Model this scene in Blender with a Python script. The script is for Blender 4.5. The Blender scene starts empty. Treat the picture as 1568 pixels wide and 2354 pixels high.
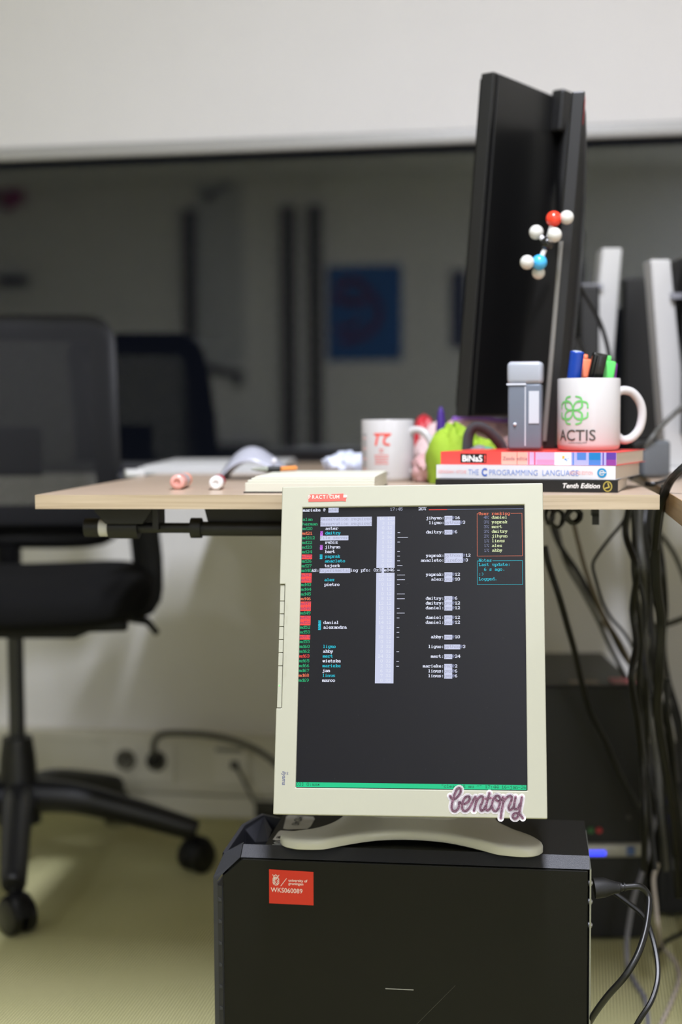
import bpy, bmesh, math, random
from mathutils import Vector, Matrix
random.seed(7)
S = bpy.context.scene
COL = S.collection
PI = math.pi

# ------------------------------------------------------------ camera, light, exposure
H = 0.92                                    # lens height
F_PX, CX, CY = 3269.0, 784.0, 1177.0        # 50 mm lens on a 36 mm tall frame of 1568 x 2354
PITCH, ROLL = math.radians(3.85), math.radians(-0.35)
fw = Vector((0, math.cos(PITCH), -math.sin(PITCH)))
up0 = Vector((1, 0, 0)).cross(fw)
RT = Vector((math.cos(ROLL), 0, 0)) + up0 * math.sin(ROLL)
UP = Vector((-math.sin(ROLL), 0, 0)) + up0 * math.cos(ROLL)
CAMM = Matrix((RT, UP, -fw)).transposed()
O = Vector((0, 0, H))
cd = bpy.data.cameras.new('camera')
cd.sensor_fit = 'VERTICAL'; cd.sensor_height = 36.0; cd.sensor_width = 24.0
cd.lens = F_PX * 36.0 / 2354.0
cd.clip_start = 0.05; cd.clip_end = 60
cd.dof.use_dof = True; cd.dof.focus_distance = 1.69; cd.dof.aperture_fstop = 2.15
cam = bpy.data.objects.new('camera', cd); COL.objects.link(cam)
cam.matrix_world = Matrix.Translation(O) @ CAMM.to_4x4()
S.camera = cam

S.view_settings.view_transform = 'Standard'
S.view_settings.look = 'None'
S.view_settings.gamma = 1.0
S.view_settings.use_curve_mapping = False
S.view_settings.exposure = 0.0
try:
    S.cycles.max_bounces = 12; S.cycles.diffuse_bounces = 6; S.cycles.transparent_max_bounces = 16
    S.cycles.transmission_bounces = 8; S.cycles.glossy_bounces = 5
    S.cycles.sample_clamp_indirect = 6
    S.cycles.caustics_reflective = False; S.cycles.caustics_refractive = False
except Exception:
    pass
w = bpy.data.worlds.new('night'); S.world = w; w.use_nodes = True
w.node_tree.nodes['Background'].inputs[0].default_value = (0.010, 0.012, 0.020, 1)
w.node_tree.nodes['Background'].inputs[1].default_value = 0.35

def lamp(x, y, z, lx, ly, watts, yaw=0.0, col=(1.0, 0.965, 0.91)):
    l = bpy.data.lights.new('area_lamp', 'AREA'); l.shape = 'RECTANGLE'
    l.size = lx; l.size_y = ly; l.energy = watts; l.color = col
    o = bpy.data.objects.new('area_lamp', l); COL.objects.link(o)
    o.location = (x, y, z); o.rotation_euler = (0, 0, yaw)
    return o
LZ = 2.66
WARM = (0.95, 0.98, 1.12)
lamp(0.14, 0.90, LZ, 0.12, 1.1, 92, math.radians(-6), WARM)         # the lamp just in front of the desk
lamp(-3.1, 1.0, LZ, 0.16, 1.2, 8, math.radians(-6), (0.86, 0.93, 1.1))
for lx_, ly_, e_ in ((-2.4, -1.3, 22), (-0.2, -2.0, 16), (1.9, -1.0, 18), (0.9, -3.4, 22), (2.1, -3.4, 22)):
    lamp(lx_, ly_, LZ, 0.16, 1.2, e_, math.radians(-6), WARM)  # unseen lamps behind the camera; the two farthest added as low-angle fill
door = lamp(1.7, -4.2, 1.15, 1.8, 2.1, 50, 0, WARM)                 # added soft fill light behind right, standing in for a doorway
door.rotation_euler = (math.radians(90), 0, math.radians(8))

# ------------------------------------------------------------ pixel rays of the 1568 x 2354 frame
def ray(x, y):
    return CAMM @ Vector(((x - CX) / F_PX, -(y - CY) / F_PX, -1.0))
def atz(x, y, z):
    d = ray(x, y); return O + d * ((z - H) / d.z)
def aty(x, y, Y):
    d = ray(x, y); return O + d * (Y / d.y)
def pp(pts):                                 # [(px, py, Y), ...] -> world points
    return [aty(*p) for p in pts]

# ------------------------------------------------------------ materials
def lin(c):
    if isinstance(c, str):
        c = [int(c[i:i + 2], 16) / 255 for i in (0, 2, 4)]
    return tuple(((v / 12.92) if v <= 0.04045 else ((v + 0.055) / 1.055) ** 2.4) for v in c) + (1.0,)
MATS = {}
def mat(name, col, rough=0.5, metal=0.0, emit=0.0, bump=0.0, bscale=400.0, spec=0.5, var=0.0, trans=0.0,
        alpha=1.0, coat=0.0, sheen=0.0, vscale=6.0, emit_col=None, ior=1.5):
    if name in MATS: return MATS[name]
    m = bpy.data.materials.new(name); m.use_nodes = True; nt = m.node_tree
    b = nt.nodes['Principled BSDF']; c = lin(col)
    b.inputs['Base Color'].default_value = c
    b.inputs['Roughness'].default_value = rough
    b.inputs['Metallic'].default_value = metal
    b.inputs['Specular IOR Level'].default_value = spec
    b.inputs['Transmission Weight'].default_value = trans
    b.inputs['Coat Weight'].default_value = coat
    b.inputs['Sheen Weight'].default_value = sheen
    b.inputs['Alpha'].default_value = alpha
    b.inputs['IOR'].default_value = ior
    if emit:
        b.inputs['Emission Color'].default_value = lin(emit_col) if emit_col else c
        b.inputs['Emission Strength'].default_value = emit
    tc = nt.nodes.new('ShaderNodeTexCoord')
    if var or not emit:
        v = var or 0.03
        n = nt.nodes.new('ShaderNodeTexNoise'); n.inputs['Scale'].default_value = vscale; n.inputs['Detail'].default_value = 4
        nt.links.new(tc.outputs['Object'], n.inputs['Vector'])
        mx = nt.nodes.new('ShaderNodeMix'); mx.data_type = 'RGBA'
        mx.inputs[6].default_value = tuple(x * (1 - v) for x in c[:3]) + (1,)
        mx.inputs[7].default_value = tuple(min(1, x * (1 + v)) for x in c[:3]) + (1,)
        nt.links.new(n.outputs['Fac'], mx.inputs[0]); nt.links.new(mx.outputs[2], b.inputs['Base Color'])
    if bump:
        n2 = nt.nodes.new('ShaderNodeTexNoise'); n2.inputs['Scale'].default_value = bscale; n2.inputs['Detail'].default_value = 2
        nt.links.new(tc.outputs['Object'], n2.inputs['Vector'])
        bp = nt.nodes.new('ShaderNodeBump'); bp.inputs['Strength'].default_value = bump; bp.inputs['Distance'].default_value = 0.001
        nt.links.new(n2.outputs['Fac'], bp.inputs['Height']); nt.links.new(bp.outputs['Normal'], b.inputs['Normal'])
    MATS[name] = m
    return m
def glass_mat(name, col=(1, 1, 1), rough=0.0, ior=1.52):
    m = bpy.data.materials.new(name); m.use_nodes = True; nt = m.node_tree
    nt.nodes.remove(nt.nodes['Principled BSDF'])
    g = nt.nodes.new('ShaderNodeBsdfGlass'); g.inputs['Color'].default_value = (*col, 1)
    g.inputs['Roughness'].default_value = rough; g.inputs['IOR'].default_value = ior
    nt.links.new(g.outputs[0], nt.nodes['Material Output'].inputs[0])
    MATS[name] = m
    return m
def wood_mat(name, c1, c2, axis_scale=(1.2, 40, 40), rough=0.45, fine=1.0):
    m = bpy.data.materials.new(name); m.use_nodes = True; nt = m.node_tree; b = nt.nodes['Principled BSDF']
    tc = nt.nodes.new('ShaderNodeTexCoord'); mp = nt.nodes.new('ShaderNodeMapping')
    mp.inputs['Scale'].default_value = axis_scale
    nt.links.new(tc.outputs['Object'], mp.inputs['Vector'])
    n = nt.nodes.new('ShaderNodeTexNoise'); n.inputs['Scale'].default_value = 2.2 * fine; n.inputs['Detail'].default_value = 6
    n.inputs['Distortion'].default_value = 0.6
    nt.links.new(mp.outputs[0], n.inputs['Vector'])
    r = nt.nodes.new('ShaderNodeValToRGB'); r.color_ramp.elements[0].position = 0.35; r.color_ramp.elements[1].position = 0.65
    r.color_ramp.elements[0].color = lin(c1); r.color_ramp.elements[1].color = lin(c2)
    nt.links.new(n.outputs['Fac'], r.inputs[0]); nt.links.new(r.outputs[0], b.inputs['Base Color'])
    b.inputs['Roughness'].default_value = rough
    MATS[name] = m
    return m
def carpet_mat():
    m = bpy.data.materials.new('carpet'); m.use_nodes = True; nt = m.node_tree; b = nt.nodes['Principled BSDF']
    tc = nt.nodes.new('ShaderNodeTexCoord')
    mp = nt.nodes.new('ShaderNodeMapping'); mp.inputs['Rotation'].default_value = (0, 0, math.radians(9.75))
    nt.links.new(tc.outputs['Object'], mp.inputs['Vector'])
    wv = nt.nodes.new('ShaderNodeTexWave'); wv.bands_direction = 'X'; wv.inputs['Scale'].default_value = 62
    wv.inputs['Distortion'].default_value = 0.35; wv.inputs['Detail'].default_value = 2; wv.inputs['Detail Scale'].default_value = 3
    nt.links.new(mp.outputs[0], wv.inputs['Vector'])
    wy = nt.nodes.new('ShaderNodeTexWave'); wy.bands_direction = 'Y'; wy.inputs['Scale'].default_value = 50
    wy.inputs['Distortion'].default_value = 2.5; wy.inputs['Detail'].default_value = 2
    nt.links.new(mp.outputs[0], wy.inputs['Vector'])
    mul = nt.nodes.new('ShaderNodeMath'); mul.operation = 'MULTIPLY_ADD'; mul.inputs[1].default_value = 0.25
    nt.links.new(wy.outputs['Fac'], mul.inputs[0]); nt.links.new(wv.outputs['Fac'], mul.inputs[2])
    r = nt.nodes.new('ShaderNodeValToRGB'); r.color_ramp.elements[0].position = 0.12; r.color_ramp.elements[1].position = 0.85
    r.color_ramp.elements[0].color = lin('4F4E30'); r.color_ramp.elements[1].color = lin('F7F0BE')
    nt.links.new(mul.outputs[0], r.inputs[0])
    n = nt.nodes.new('ShaderNodeTexNoise'); n.inputs['Scale'].default_value = 5; n.inputs['Detail'].default_value = 3
    nt.links.new(tc.outputs['Object'], n.inputs['Vector'])
    r2 = nt.nodes.new('ShaderNodeValToRGB')
    r2.color_ramp.elements[0].color = (0.86, 0.90, 0.76, 1); r2.color_ramp.elements[1].color = (1.0, 1.0, 0.96, 1)
    nt.links.new(n.outputs['Fac'], r2.inputs[0])
    mx = nt.nodes.new('ShaderNodeMix'); mx.data_type = 'RGBA'; mx.blend_type = 'MULTIPLY'; mx.inputs[0].default_value = 1
    nt.links.new(r.outputs[0], mx.inputs[6]); nt.links.new(r2.outputs[0], mx.inputs[7])
    nt.links.new(mx.outputs[2], b.inputs['Base Color'])
    b.inputs['Roughness'].default_value = 0.95; b.inputs['Specular IOR Level'].default_value = 0.1
    bp = nt.nodes.new('ShaderNodeBump'); bp.inputs['Strength'].default_value = 0.8; bp.inputs['Distance'].default_value = 0.002
    nt.links.new(mul.outputs[0], bp.inputs['Height']); nt.links.new(bp.outputs['Normal'], b.inputs['Normal'])
    return m
def mesh_mat(name, col, thick=0.62, scale=130):
    """open weave: real holes between dark threads"""
    m = bpy.data.materials.new(name); m.use_nodes = True; nt = m.node_tree; b = nt.nodes['Principled BSDF']
    b.inputs['Base Color'].default_value = lin(col); b.inputs['Roughness'].default_value = 0.8
    tc = nt.nodes.new('ShaderNodeTexCoord')
    outs = []
    for ang in (35, -35):
        mp = nt.nodes.new('ShaderNodeMapping'); mp.inputs['Rotation'].default_value = (0, math.radians(ang), 0)
        nt.links.new(tc.outputs['Object'], mp.inputs['Vector'])
        wv = nt.nodes.new('ShaderNodeTexWave'); wv.bands_direction = 'X'; wv.inputs['Scale'].default_value = scale
        nt.links.new(mp.outputs[0], wv.inputs['Vector'])
        lt = nt.nodes.new('ShaderNodeMath'); lt.operation = 'LESS_THAN'; lt.inputs[1].default_value = thick
        nt.links.new(wv.outputs['Fac'], lt.inputs[0]); outs.append(lt)
    mx = nt.nodes.new('ShaderNodeMath'); mx.operation = 'MAXIMUM'
    nt.links.new(outs[0].outputs[0], mx.inputs[0]); nt.links.new(outs[1].outputs[0], mx.inputs[1])
    nt.links.new(mx.outputs[0], b.inputs['Alpha'])
    MATS[name] = m
    return m

# ------------------------------------------------------------ mesh builder
class MB:
    def __init__(self): self.v = []; self.f = []; self.m = []; self.mi = 0; self.M = Matrix.Identity(4); self.smooth = []
    def add(self, vs, fs, smooth=False):
        b = len(self.v); self.v += [self.M @ Vector(p) for p in vs]
        for f in fs: self.f.append([b + i for i in f]); self.m.append(self.mi); self.smooth.append(smooth)
        return self
    def box(self, c, s, rot=None):
        cx, cy, cz = c; sx, sy, sz = s[0] / 2, s[1] / 2, s[2] / 2
        vs = [Vector((x, y, z)) for x in (-sx, sx) for y in (-sy, sy) for z in (-sz, sz)]
        if rot is not None: vs = [rot @ p for p in vs]
        vs = [p + Vector(c) for p in vs]
        return self.add(vs, [(0, 1, 3, 2), (4, 6, 7, 5), (0, 4, 5, 1), (2, 3, 7, 6), (0, 2, 6, 4), (1, 5, 7, 3)])
    def b2(self, x0, x1, y0, y1, z0, z1):
        return self.box(((x0 + x1) / 2, (y0 + y1) / 2, (z0 + z1) / 2), (abs(x1 - x0), abs(y1 - y0), abs(z1 - z0)))
    def rbox(self, c, s, r, n=4, rot=None):
        """rounded box: a sphere grid pushed out to the corners"""
        r = min(r, min(s) / 2 * 0.999); hx, hy, hz = (s[0] / 2 - r, s[1] / 2 - r, s[2] / 2 - r)
        N = 4 * n; vs = []; fs = []; rings = 2 * n
        for i in range(rings + 2):
            ii = i if i <= n else i - 1
            th = -PI / 2 + PI * ii / rings; top = i > n
            for j in range(N + 4):
                q = j // (n + 1); jj = j - q
                ph = 2 * PI * jj / N
                sx = 1 if q in (0, 3) else -1; sy = 1 if q in (0, 1) else -1
                p = Vector((math.cos(th) * math.cos(ph) * r + sx * hx, math.cos(th) * math.sin(ph) * r + sy * hy, math.sin(th) * r + (hz if top else -hz)))
                if rot is not None: p = rot @ p
                vs.append(p + Vector(c))
        W = N + 4
        for i in range(rings + 1):
            for j in range(W):
                a, b = i * W + j, i * W + (j + 1) % W
                fs.append((a, b, b + W, a + W))
        fs.append(tuple(range(W - 1, -1, -1))); fs.append(tuple(range((rings + 1) * W, (rings + 2) * W)))
        return self.add(vs, fs, True)
    def tube(self, pts, r, n=8, smooth_path=0, caps=True, flat=None):
        pts = [Vector(p) for p in pts]
        if smooth_path: pts = spline(pts, smooth_path)
        rs = r if isinstance(r, (list, tuple)) else [r] * len(pts)
        if len(rs) != len(pts): rs = [rs[min(len(rs) - 1, int(i * len(rs) / len(pts)))] for i in range(len(pts))]
        vs = []; fs = []; t0 = (pts[1] - pts[0]).normalized()
        nrm = t0.orthogonal().normalized() if flat is None else (Vector(flat) - t0 * Vector(flat).dot(t0)).normalized()
        for i, p in enumerate(pts):
            t = (pts[min(i + 1, len(pts) - 1)] - pts[max(i - 1, 0)]).normalized()
            nrm = (nrm - t * nrm.dot(t)).normalized(); bn = t.cross(nrm)
            for k in range(n):
                a = 2 * PI * k / n
                rr = rs[i] if isinstance(rs[i], (tuple, list)) else (rs[i], rs[i])
                vs.append(p + nrm * math.cos(a) * rr[0] + bn * math.sin(a) * rr[1])
        for i in range(len(pts) - 1):
            for k in range(n):
                a, b = i * n + k, i * n + (k + 1) % n
                fs.append((a, b, b + n, a + n))
        if caps: fs.append(tuple(range(n - 1, -1, -1))); fs.append(tuple(range((len(pts) - 1) * n, len(pts) * n)))
        return self.add(vs, fs, True)
    def cyl(self, a, b, r, n=20, r2=None):
        return self.tube([a, b], [r, r if r2 is None else r2], n)
    def lathe(self, prof, n=32, c=(0, 0, 0), rot=None):
        vs = []; fs = []
        for (r, z) in prof:
            for k in range(n):
                p = Vector((r * math.cos(2 * PI * k / n), r * math.sin(2 * PI * k / n), z))
                if rot is not None: p = rot @ p
                vs.append(p + Vector(c))
        for i in range(len(prof) - 1):
            for k in range(n):
                a, b = i * n + k, i * n + (k + 1) % n
                fs.append((a, b, b + n, a + n))
        if prof[0][0] > 1e-6: fs.append(tuple(range(n - 1, -1, -1)))
        if prof[-1][0] > 1e-6: fs.append(tuple(range((len(prof) - 1) * n, len(prof) * n)))
        return self.add(vs, fs, True)
    def sphere(self, c, r, n=20, sc=(1, 1, 1)):
        pr = [(math.cos(-PI / 2 + PI * i / (n // 2)) * r, math.sin(-PI / 2 + PI * i / (n // 2)) * r) for i in range(n // 2 + 1)]
        return self.lathe([(max(a, 1e-7), z) for a, z in pr], n, c, Matrix.Diagonal(sc))
    def prism(self, poly, axis, a0, a1):
        """poly of 2-D points extruded along axis 'x','y','z'"""
        def P(p, a):
            return {'x': (a, p[0], p[1]), 'y': (p[0], a, p[1]), 'z': (p[0], p[1], a)}[axis]
        n = len(poly); vs = [P(p, a0) for p in poly] + [P(p, a1) for p in poly]
        fs = [tuple(range(n - 1, -1, -1)), tuple(range(n, 2 * n))] + [(i, (i + 1) % n, n + (i + 1) % n, n + i) for i in range(n)]
        return self.add(vs, fs)
    def grid(self, fn, nu, nv, smooth=True):
        vs = [fn(i / nu, j / nv) for i in range(nu + 1) for j in range(nv + 1)]
        fs = [(i * (nv + 1) + j, (i + 1) * (nv + 1) + j, (i + 1) * (nv + 1) + j + 1, i * (nv + 1) + j + 1) for i in range(nu) for j in range(nv)]
        return self.add(vs, fs, smooth)
    def ribbon(self, pts, w, z=0.0, P=None):
        """flat stroke of width w through 2-D points with round joints; P maps (x, y, z) to 3-D"""
        P = P or (lambda x, y, z: (x, y, z)); n = 10
        for i in range(len(pts)):
            x, y = pts[i]
            self.add([P(x + w / 2 * math.cos(2 * PI * k / n), y + w / 2 * math.sin(2 * PI * k / n), z) for k in range(n)], [tuple(range(n))])
            if i + 1 < len(pts):
                x2, y2 = pts[i + 1]; d = Vector((x2 - x, y2 - y)); L = d.length or 1e-9
                nx, ny = -d.y / L * w / 2, d.x / L * w / 2
                self.add([P(x + nx, y + ny, z), P(x - nx, y - ny, z), P(x2 - nx, y2 - ny, z), P(x2 + nx, y2 + ny, z)], [(0, 1, 2, 3)])
        return self
    def text(self, s, size, P, align='LEFT', ext=0.0, shear=0.0, bold=0.0, sx=1.0, lsp=1.0):
        """lettering in the built-in font; P maps (x, y, z) in text space to 3-D"""
        c = bpy.data.curves.new('lettering', 'FONT'); c.body = s; c.size = size; c.align_x = align; c.shear = shear
        c.offset = bold; c.resolution_u = 3; c.space_line = lsp
        o = bpy.data.objects.new('lettering', c); COL.objects.link(o)
        dg = bpy.context.evaluated_depsgraph_get(); me = o.evaluated_get(dg).to_mesh()
        self.add([P(v.co.x * sx, v.co.y, ext) for v in me.vertices], [tuple(p.vertices) for p in me.polygons])
        o.evaluated_get(dg).to_mesh_clear(); bpy.data.objects.remove(o); bpy.data.curves.remove(c)
        return self
    def build(self, name, mats, parent=None, bevel=0.0, seg=2, weld=False):
        me = bpy.data.meshes.new(name); me.from_pydata([tuple(p) for p in self.v], [], self.f)
        if not isinstance(mats, (list, tuple)): mats = [mats]
        for m in mats: me.materials.append(m)
        for p, mi, sm in zip(me.polygons, self.m, self.smooth): p.material_index = mi; p.use_smooth = sm
        o = bpy.data.objects.new(name, me); COL.objects.link(o)
        if parent is not None: o.parent = parent
        if any(self.smooth) and not all(self.smooth) or any(self.smooth):
            try:
                me.set_sharp_from_angle(angle=math.radians(42))
            except Exception: pass
        if bevel:
            md = o.modifiers.new('bevel', 'BEVEL'); md.width = bevel; md.segments = seg; md.limit_method = 'ANGLE'; md.angle_limit = math.radians(35)
        return o

def spline(pts, k=6):
    out = []
    P = [pts[0] * 2 - pts[1]] + list(pts) + [pts[-1] * 2 - pts[-2]]
    for i in range(1, len(P) - 2):
        p0, p1, p2, p3 = P[i - 1], P[i], P[i + 1], P[i + 2]
        for j in range(k):
            t = j / k
            out.append(0.5 * ((2 * p1) + (p2 - p0) * t + (2 * p0 - 5 * p1 + 4 * p2 - p3) * t * t + (3 * p1 - p0 - 3 * p2 + p3) * t ** 3))
    out.append(P[-2]); return out
def spl2(pts, k=5):
    return [(p.x, p.y) for p in spline([Vector((a, b, 0)) for a, b in pts], k)]

def tag(o, label=None, cat=None, group=None, kind=None):
    if label: o['label'] = label
    if cat: o['category'] = cat
    if group: o['group'] = group
    if kind: o['kind'] = kind
    return o
def thing(name, label, cat, loc=(0, 0, 0), yaw=0.0, group=None, M=None):
    o = bpy.data.objects.new(name, None); COL.objects.link(o)
    o.empty_display_size = 0.05
    if M is not None: o.matrix_world = M
    else: o.location = loc; o.rotation_euler = (0, 0, yaw)
    return tag(o, label, cat, group)
def frame(loc, yaw):
    return Matrix.Translation(Vector(loc)) @ Matrix.Rotation(yaw, 4, 'Z')
def struct(name, mb, m, parent=None, bevel=0.0):
    o = mb.build(name, m, parent, bevel)
    if parent is None: o['kind'] = 'structure'
    return o
def copy_tree(o, parent=None):
    c = o.copy(); COL.objects.link(c)
    if parent is not None: c.parent = parent
    for ch in [x for x in bpy.data.objects if x.parent == o]:
        copy_tree(ch, c)
    return c

WHITE = mat('white_plastic', 'DFDCC6', 0.42, bump=0.05, bscale=900)
BLACKP = mat('black_plastic', '0C0C0C', 0.5, bump=0.1, bscale=700)
BLACKG = mat('black_gloss', '0A0A0B', 0.14)
BLACKR = mat('black_rubber', '080807', 0.55)
DGREY = mat('dark_grey_plastic', '2B2C31', 0.48, bump=0.25, bscale=1500)
SILVER = mat('silver_metal', 'B9BABC', 0.35, metal=0.9)
PAPER = mat('white_paper', 'C4C4C3', 0.8)
INK = mat('black_ink', '151515', 0.6)
REDINK = mat('red_ink', 'D9352A', 0.6)

# ------------------------------------------------------------ the room
WA = math.radians(9.75)
WM = frame((0, 3.212, 0), -WA)               # window wall: x along it, y outwards, z up
WMI = WM.inverted()
XL, XR, DEEP, ZC = -5.2, 2.8, 7.4, 2.7
def wl(p): return WMI @ Vector(p)
def on_wall(px, py, y=0.0):                  # where a pixel's ray meets the plane y of the wall frame
    o = WMI @ O; d = (WMI.to_3x3() @ ray(px, py)); return o + d * ((y - o.y) / d.y)
def on_back(px, py):                         # the point of the back wall that the window mirrors at this pixel
    p = on_wall(px, py, DEEP + 0.10); return Vector((p.x, -DEEP, p.z))
wallm = mat('wall_paint', 'EBE9E6', 0.85, bump=0.15, bscale=160, var=0.02)
ceilm = mat('ceiling_paint', 'DDDCD8', 0.9)
def wbox(name, x0, x1, y0, y1, z0, z1, m, bevel=0.0):
    mb = MB(); mb.M = WM; mb.b2(x0, x1, y0, y1, z0, z1)
    return struct(name, mb, m, None, bevel)
mb = MB(); mb.M = WM; mb.b2(XL - .1, XR + .1, -DEEP - .1, 0.2, -0.05, 0.0); struct('floor', mb, carpet_mat())
wbox('ceiling', XL - .1, XR + .1, -DEEP - .1, 0.2, ZC, ZC + .05, ceilm)
mb = MB(); mb.M = WM
mb.b2(XL, XR, 0.0, 0.14, 0.0, 0.79); mb.b2(XL, XR, 0.0, 0.14, 2.55, ZC)
mb.b2(XL, XL + .05, 0.0, 0.14, 0.79, 2.55); mb.b2(XR - .05, XR, 0.0, 0.14, 0.79, 2.55)
struct('wall_window', mb, wallm)
wbox('wall_back', XL, XR, -DEEP - .1, -DEEP, 0, ZC, wallm)
wbox('wall_left', XL - .1, XL, -DEEP, 0, 0, ZC, wallm)
wbox('wall_right', XR, XR + .1, -DEEP, 0, 0, ZC, wallm)
# window: aluminium frame with two panes of glass, night outside
alu = mat('window_aluminium', '55565A', 0.5, metal=0.3)
fr = MB(); fr.M = WM
for (x0, x1, z0, z1) in ((XL + .05, XR - .05, .79, .815), (XL + .05, XR - .05, 2.50, 2.55), (XL + .05, XL + .1, .815, 2.5), (XR - .1, XR - .05, .815, 2.5)):
    fr.b2(x0, x1, 0.02, 0.10, z0, z1)
wf = struct('window_1', fr, alu)
gm = glass_mat('window_glass', (0.97, 0.98, 0.99), 0.0, 1.50)
for y in (0.045, 0.062):
    g = MB(); g.M = WM; g.b2(XL + .08, XR - .08, y, y + .004, .80, 2.52)
    g.build('glass_pane', gm, wf)
# roller blind with a grey bottom rail
blind = thing('roller_blind', 'white roller blind pulled down over the upper window with grey bottom rail', 'blind', WM @ Vector((0, .004, 1.5)), -WA)
BI = blind.matrix_world if False else frame(WM @ Vector((0, .004, 1.5)), -WA)
b = MB(); b.b2(XL + .06, XR - .06, -0.001, 0.001, 0.045, 1.04)
b.build('fabric', mat('blind_fabric', 'CFCDCB', 0.85, bump=0.1, bscale=900), blind)
b = MB(); b.rbox(((XL + XR) / 2, 0, 0.030), (XR - XL - .12, .022, .032), 0.006, 3)
b.build('bottom_rail', mat('rail_grey', '9D9C99', 0.45, metal=0.2), blind)
b = MB(); b.cyl((XL + .06, -.01, 1.04), (XR - .06, -.01, 1.04), .02)
b.build('roller_tube', mat('rail_grey', '9D9C99'), blind)
# cable trunking along the foot of the window wall
b = MB(); b.M = WM; b.b2(XL, XR, -.045, 0.0, .055, .19); b.b2(XL, XR, -.04, 0.0, .0, .05)
b.b2(XL, XR, -.049, -.045, .062, .076); b.b2(XL, XR, -.049, -.045, .170, .184)
trunk = struct('baseboard_window', b, mat('trunking_plastic', 'DEDBCC', 0.5), None, 0.002)

# --- what hangs on the back wall (the dark window mirrors it)
def back_panel(p0, p1, y0=0.0, y1=0.01):
    a, c = on_back(*p0), on_back(*p1)
    return (a.x, c.x, -DEEP + y0, -DEEP + y1, c.z, a.z)
jamb = mat('door_frame_paint', '4C463D', 0.6)
b = MB(); b.M = WM
for (a, c) in ((652, 682), (714, 742)):
    A, C_ = on_back(a, 900), on_back(c, 900); b.b2(A.x, C_.x, -DEEP, -DEEP + .06, 0, 2.5)
struct('trim_1', b, jamb)
b = MB(); b.M = WM; A, C_ = on_back(742, 400), on_back(1100, 428); b.b2(A.x, C_.x, -DEEP, -DEEP + .05, C_.z, A.z)
struct('trim_2', b, mat('pale_trim', 'EDEDEA', 0.5))
A, C_ = on_back(424, 380), on_back(446, 380)
b = MB(); b.M = WM; b.b2(A.x, C_.x, -DEEP, -DEEP + .08, 0, 2.5); struct('trim_3', b, jamb)
def poster(name, label, p0, p1, bg):
    x0, x1, y0, y1, z0, z1 = back_panel(p0, p1, .002, .008)
    t = MB(); t.M = WM; t.b2(x0, x1, y0, y1, z0, z1)
    return t, (x0, x1, y1, z0, z1)
t, (x0, x1, yy, z0, z1) = poster('poster', '', (752, 612), (924, 828), None)
W_, H_ = x1 - x0, z1 - z0
def PP(x, y, z): return (x0 + x * W_, yy + .001 + z, z0 + y * H_)
t.mi = 1
t.ribbon(spl2([(.14, .78), (.38, .84), (.58, .70), (.70, .55), (.66, .38), (.45, .25), (.2, .22)]), .07, 0, PP)
t.ribbon(spl2([(.12, .66), (.35, .62), (.5, .62)]), .08, 0, PP); t.ribbon(spl2([(.12, .34), (.3, .36), (.44, .42)]), .05, 0, PP)
o = t.build('wall_poster', [mat('poster_blue', '04559A', 0.5), mat('poster_red', '7A1038', 0.5)])
tag(o, 'blue poster with dark red curved shapes, mirrored in the dark window', 'poster')
t, _ = poster('poster', '', (1036, 622), (1072, 800), None)
o = t.build('wall_poster', [mat('poster_navy', '3A3F5C', 0.5)])
tag(o, 'narrow dim navy poster mirrored in the window just left of the large black monitor', 'poster')
wb = thing('notice_board', 'pale wall board with a dark tray below, mirrored in the dark window', 'board')
nb0 = on_back(506, 835); NB = Matrix.Translation((-nb0.x, DEEP - .002, -nb0.z)); wb.matrix_world = WM @ NB.inverted()
x0, x1, y0, y1, z0, z1 = back_panel((450, 385), (562, 835), .002, .02)
t = MB(); t.M = NB; t.b2(x0, x1, y0, y1, z0, z1); t.build('board_panel', mat('board_grey', 'C6C7C8', 0.4, var=0.1), wb)
A, C_ = on_back(442, 842), on_back(560, 862)
t = MB(); t.M = NB; t.tube([(A.x, -DEEP + .034, A.z), (C_.x, -DEEP + .034, C_.z)], [(.03, .03), (.03, .03)], 8)
t.tube([(C_.x - .03, -DEEP + .03, C_.z), (C_.x - .04, -DEEP + .03, C_.z - .09)], .03, 8)
t.build('tray', mat('tray_grey', '4A4846', 0.6), wb)
A = on_back(482, 455)
t = MB(); t.M = NB; t.sphere((A.x, -DEEP + .05, A.z), .035); t.tube([(A.x + .02, -DEEP + .03, A.z + .02), (A.x + .18, -DEEP + .03, A.z + .12)], .012)
t.build('hook', mat('tray_grey', '4A4846'), wb)
A, C_ = on_back(495, 1022), on_back(622, 1060)
cb = thing('low_cabinet', 'low black cabinet against the back wall, mirrored above the translucent cover', 'cabinet')
cb.matrix_world = WM @ Matrix.Translation((A.x, -DEEP + .25, 0))
t = MB(); t.b2(0, C_.x - A.x, -.22, .18, .03, A.z); t.build('body', BLACKP, cb, .004)
t = MB(); t.b2(.012, (C_.x - A.x) / 2 - .004, .181, .197, .05, A.z - .02); t.build('door', BLACKP, cb, .002)
t = MB(); t.b2((C_.x - A.x) / 2 + .004, C_.x - A.x - .012, .181, .197, .05, A.z - .02); t.build('door', BLACKP, cb, .002)
t = MB(); t.b2(0, C_.x - A.x, -.2, .16, 0, .03); t.build('plinth', BLACKP, cb)
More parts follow.
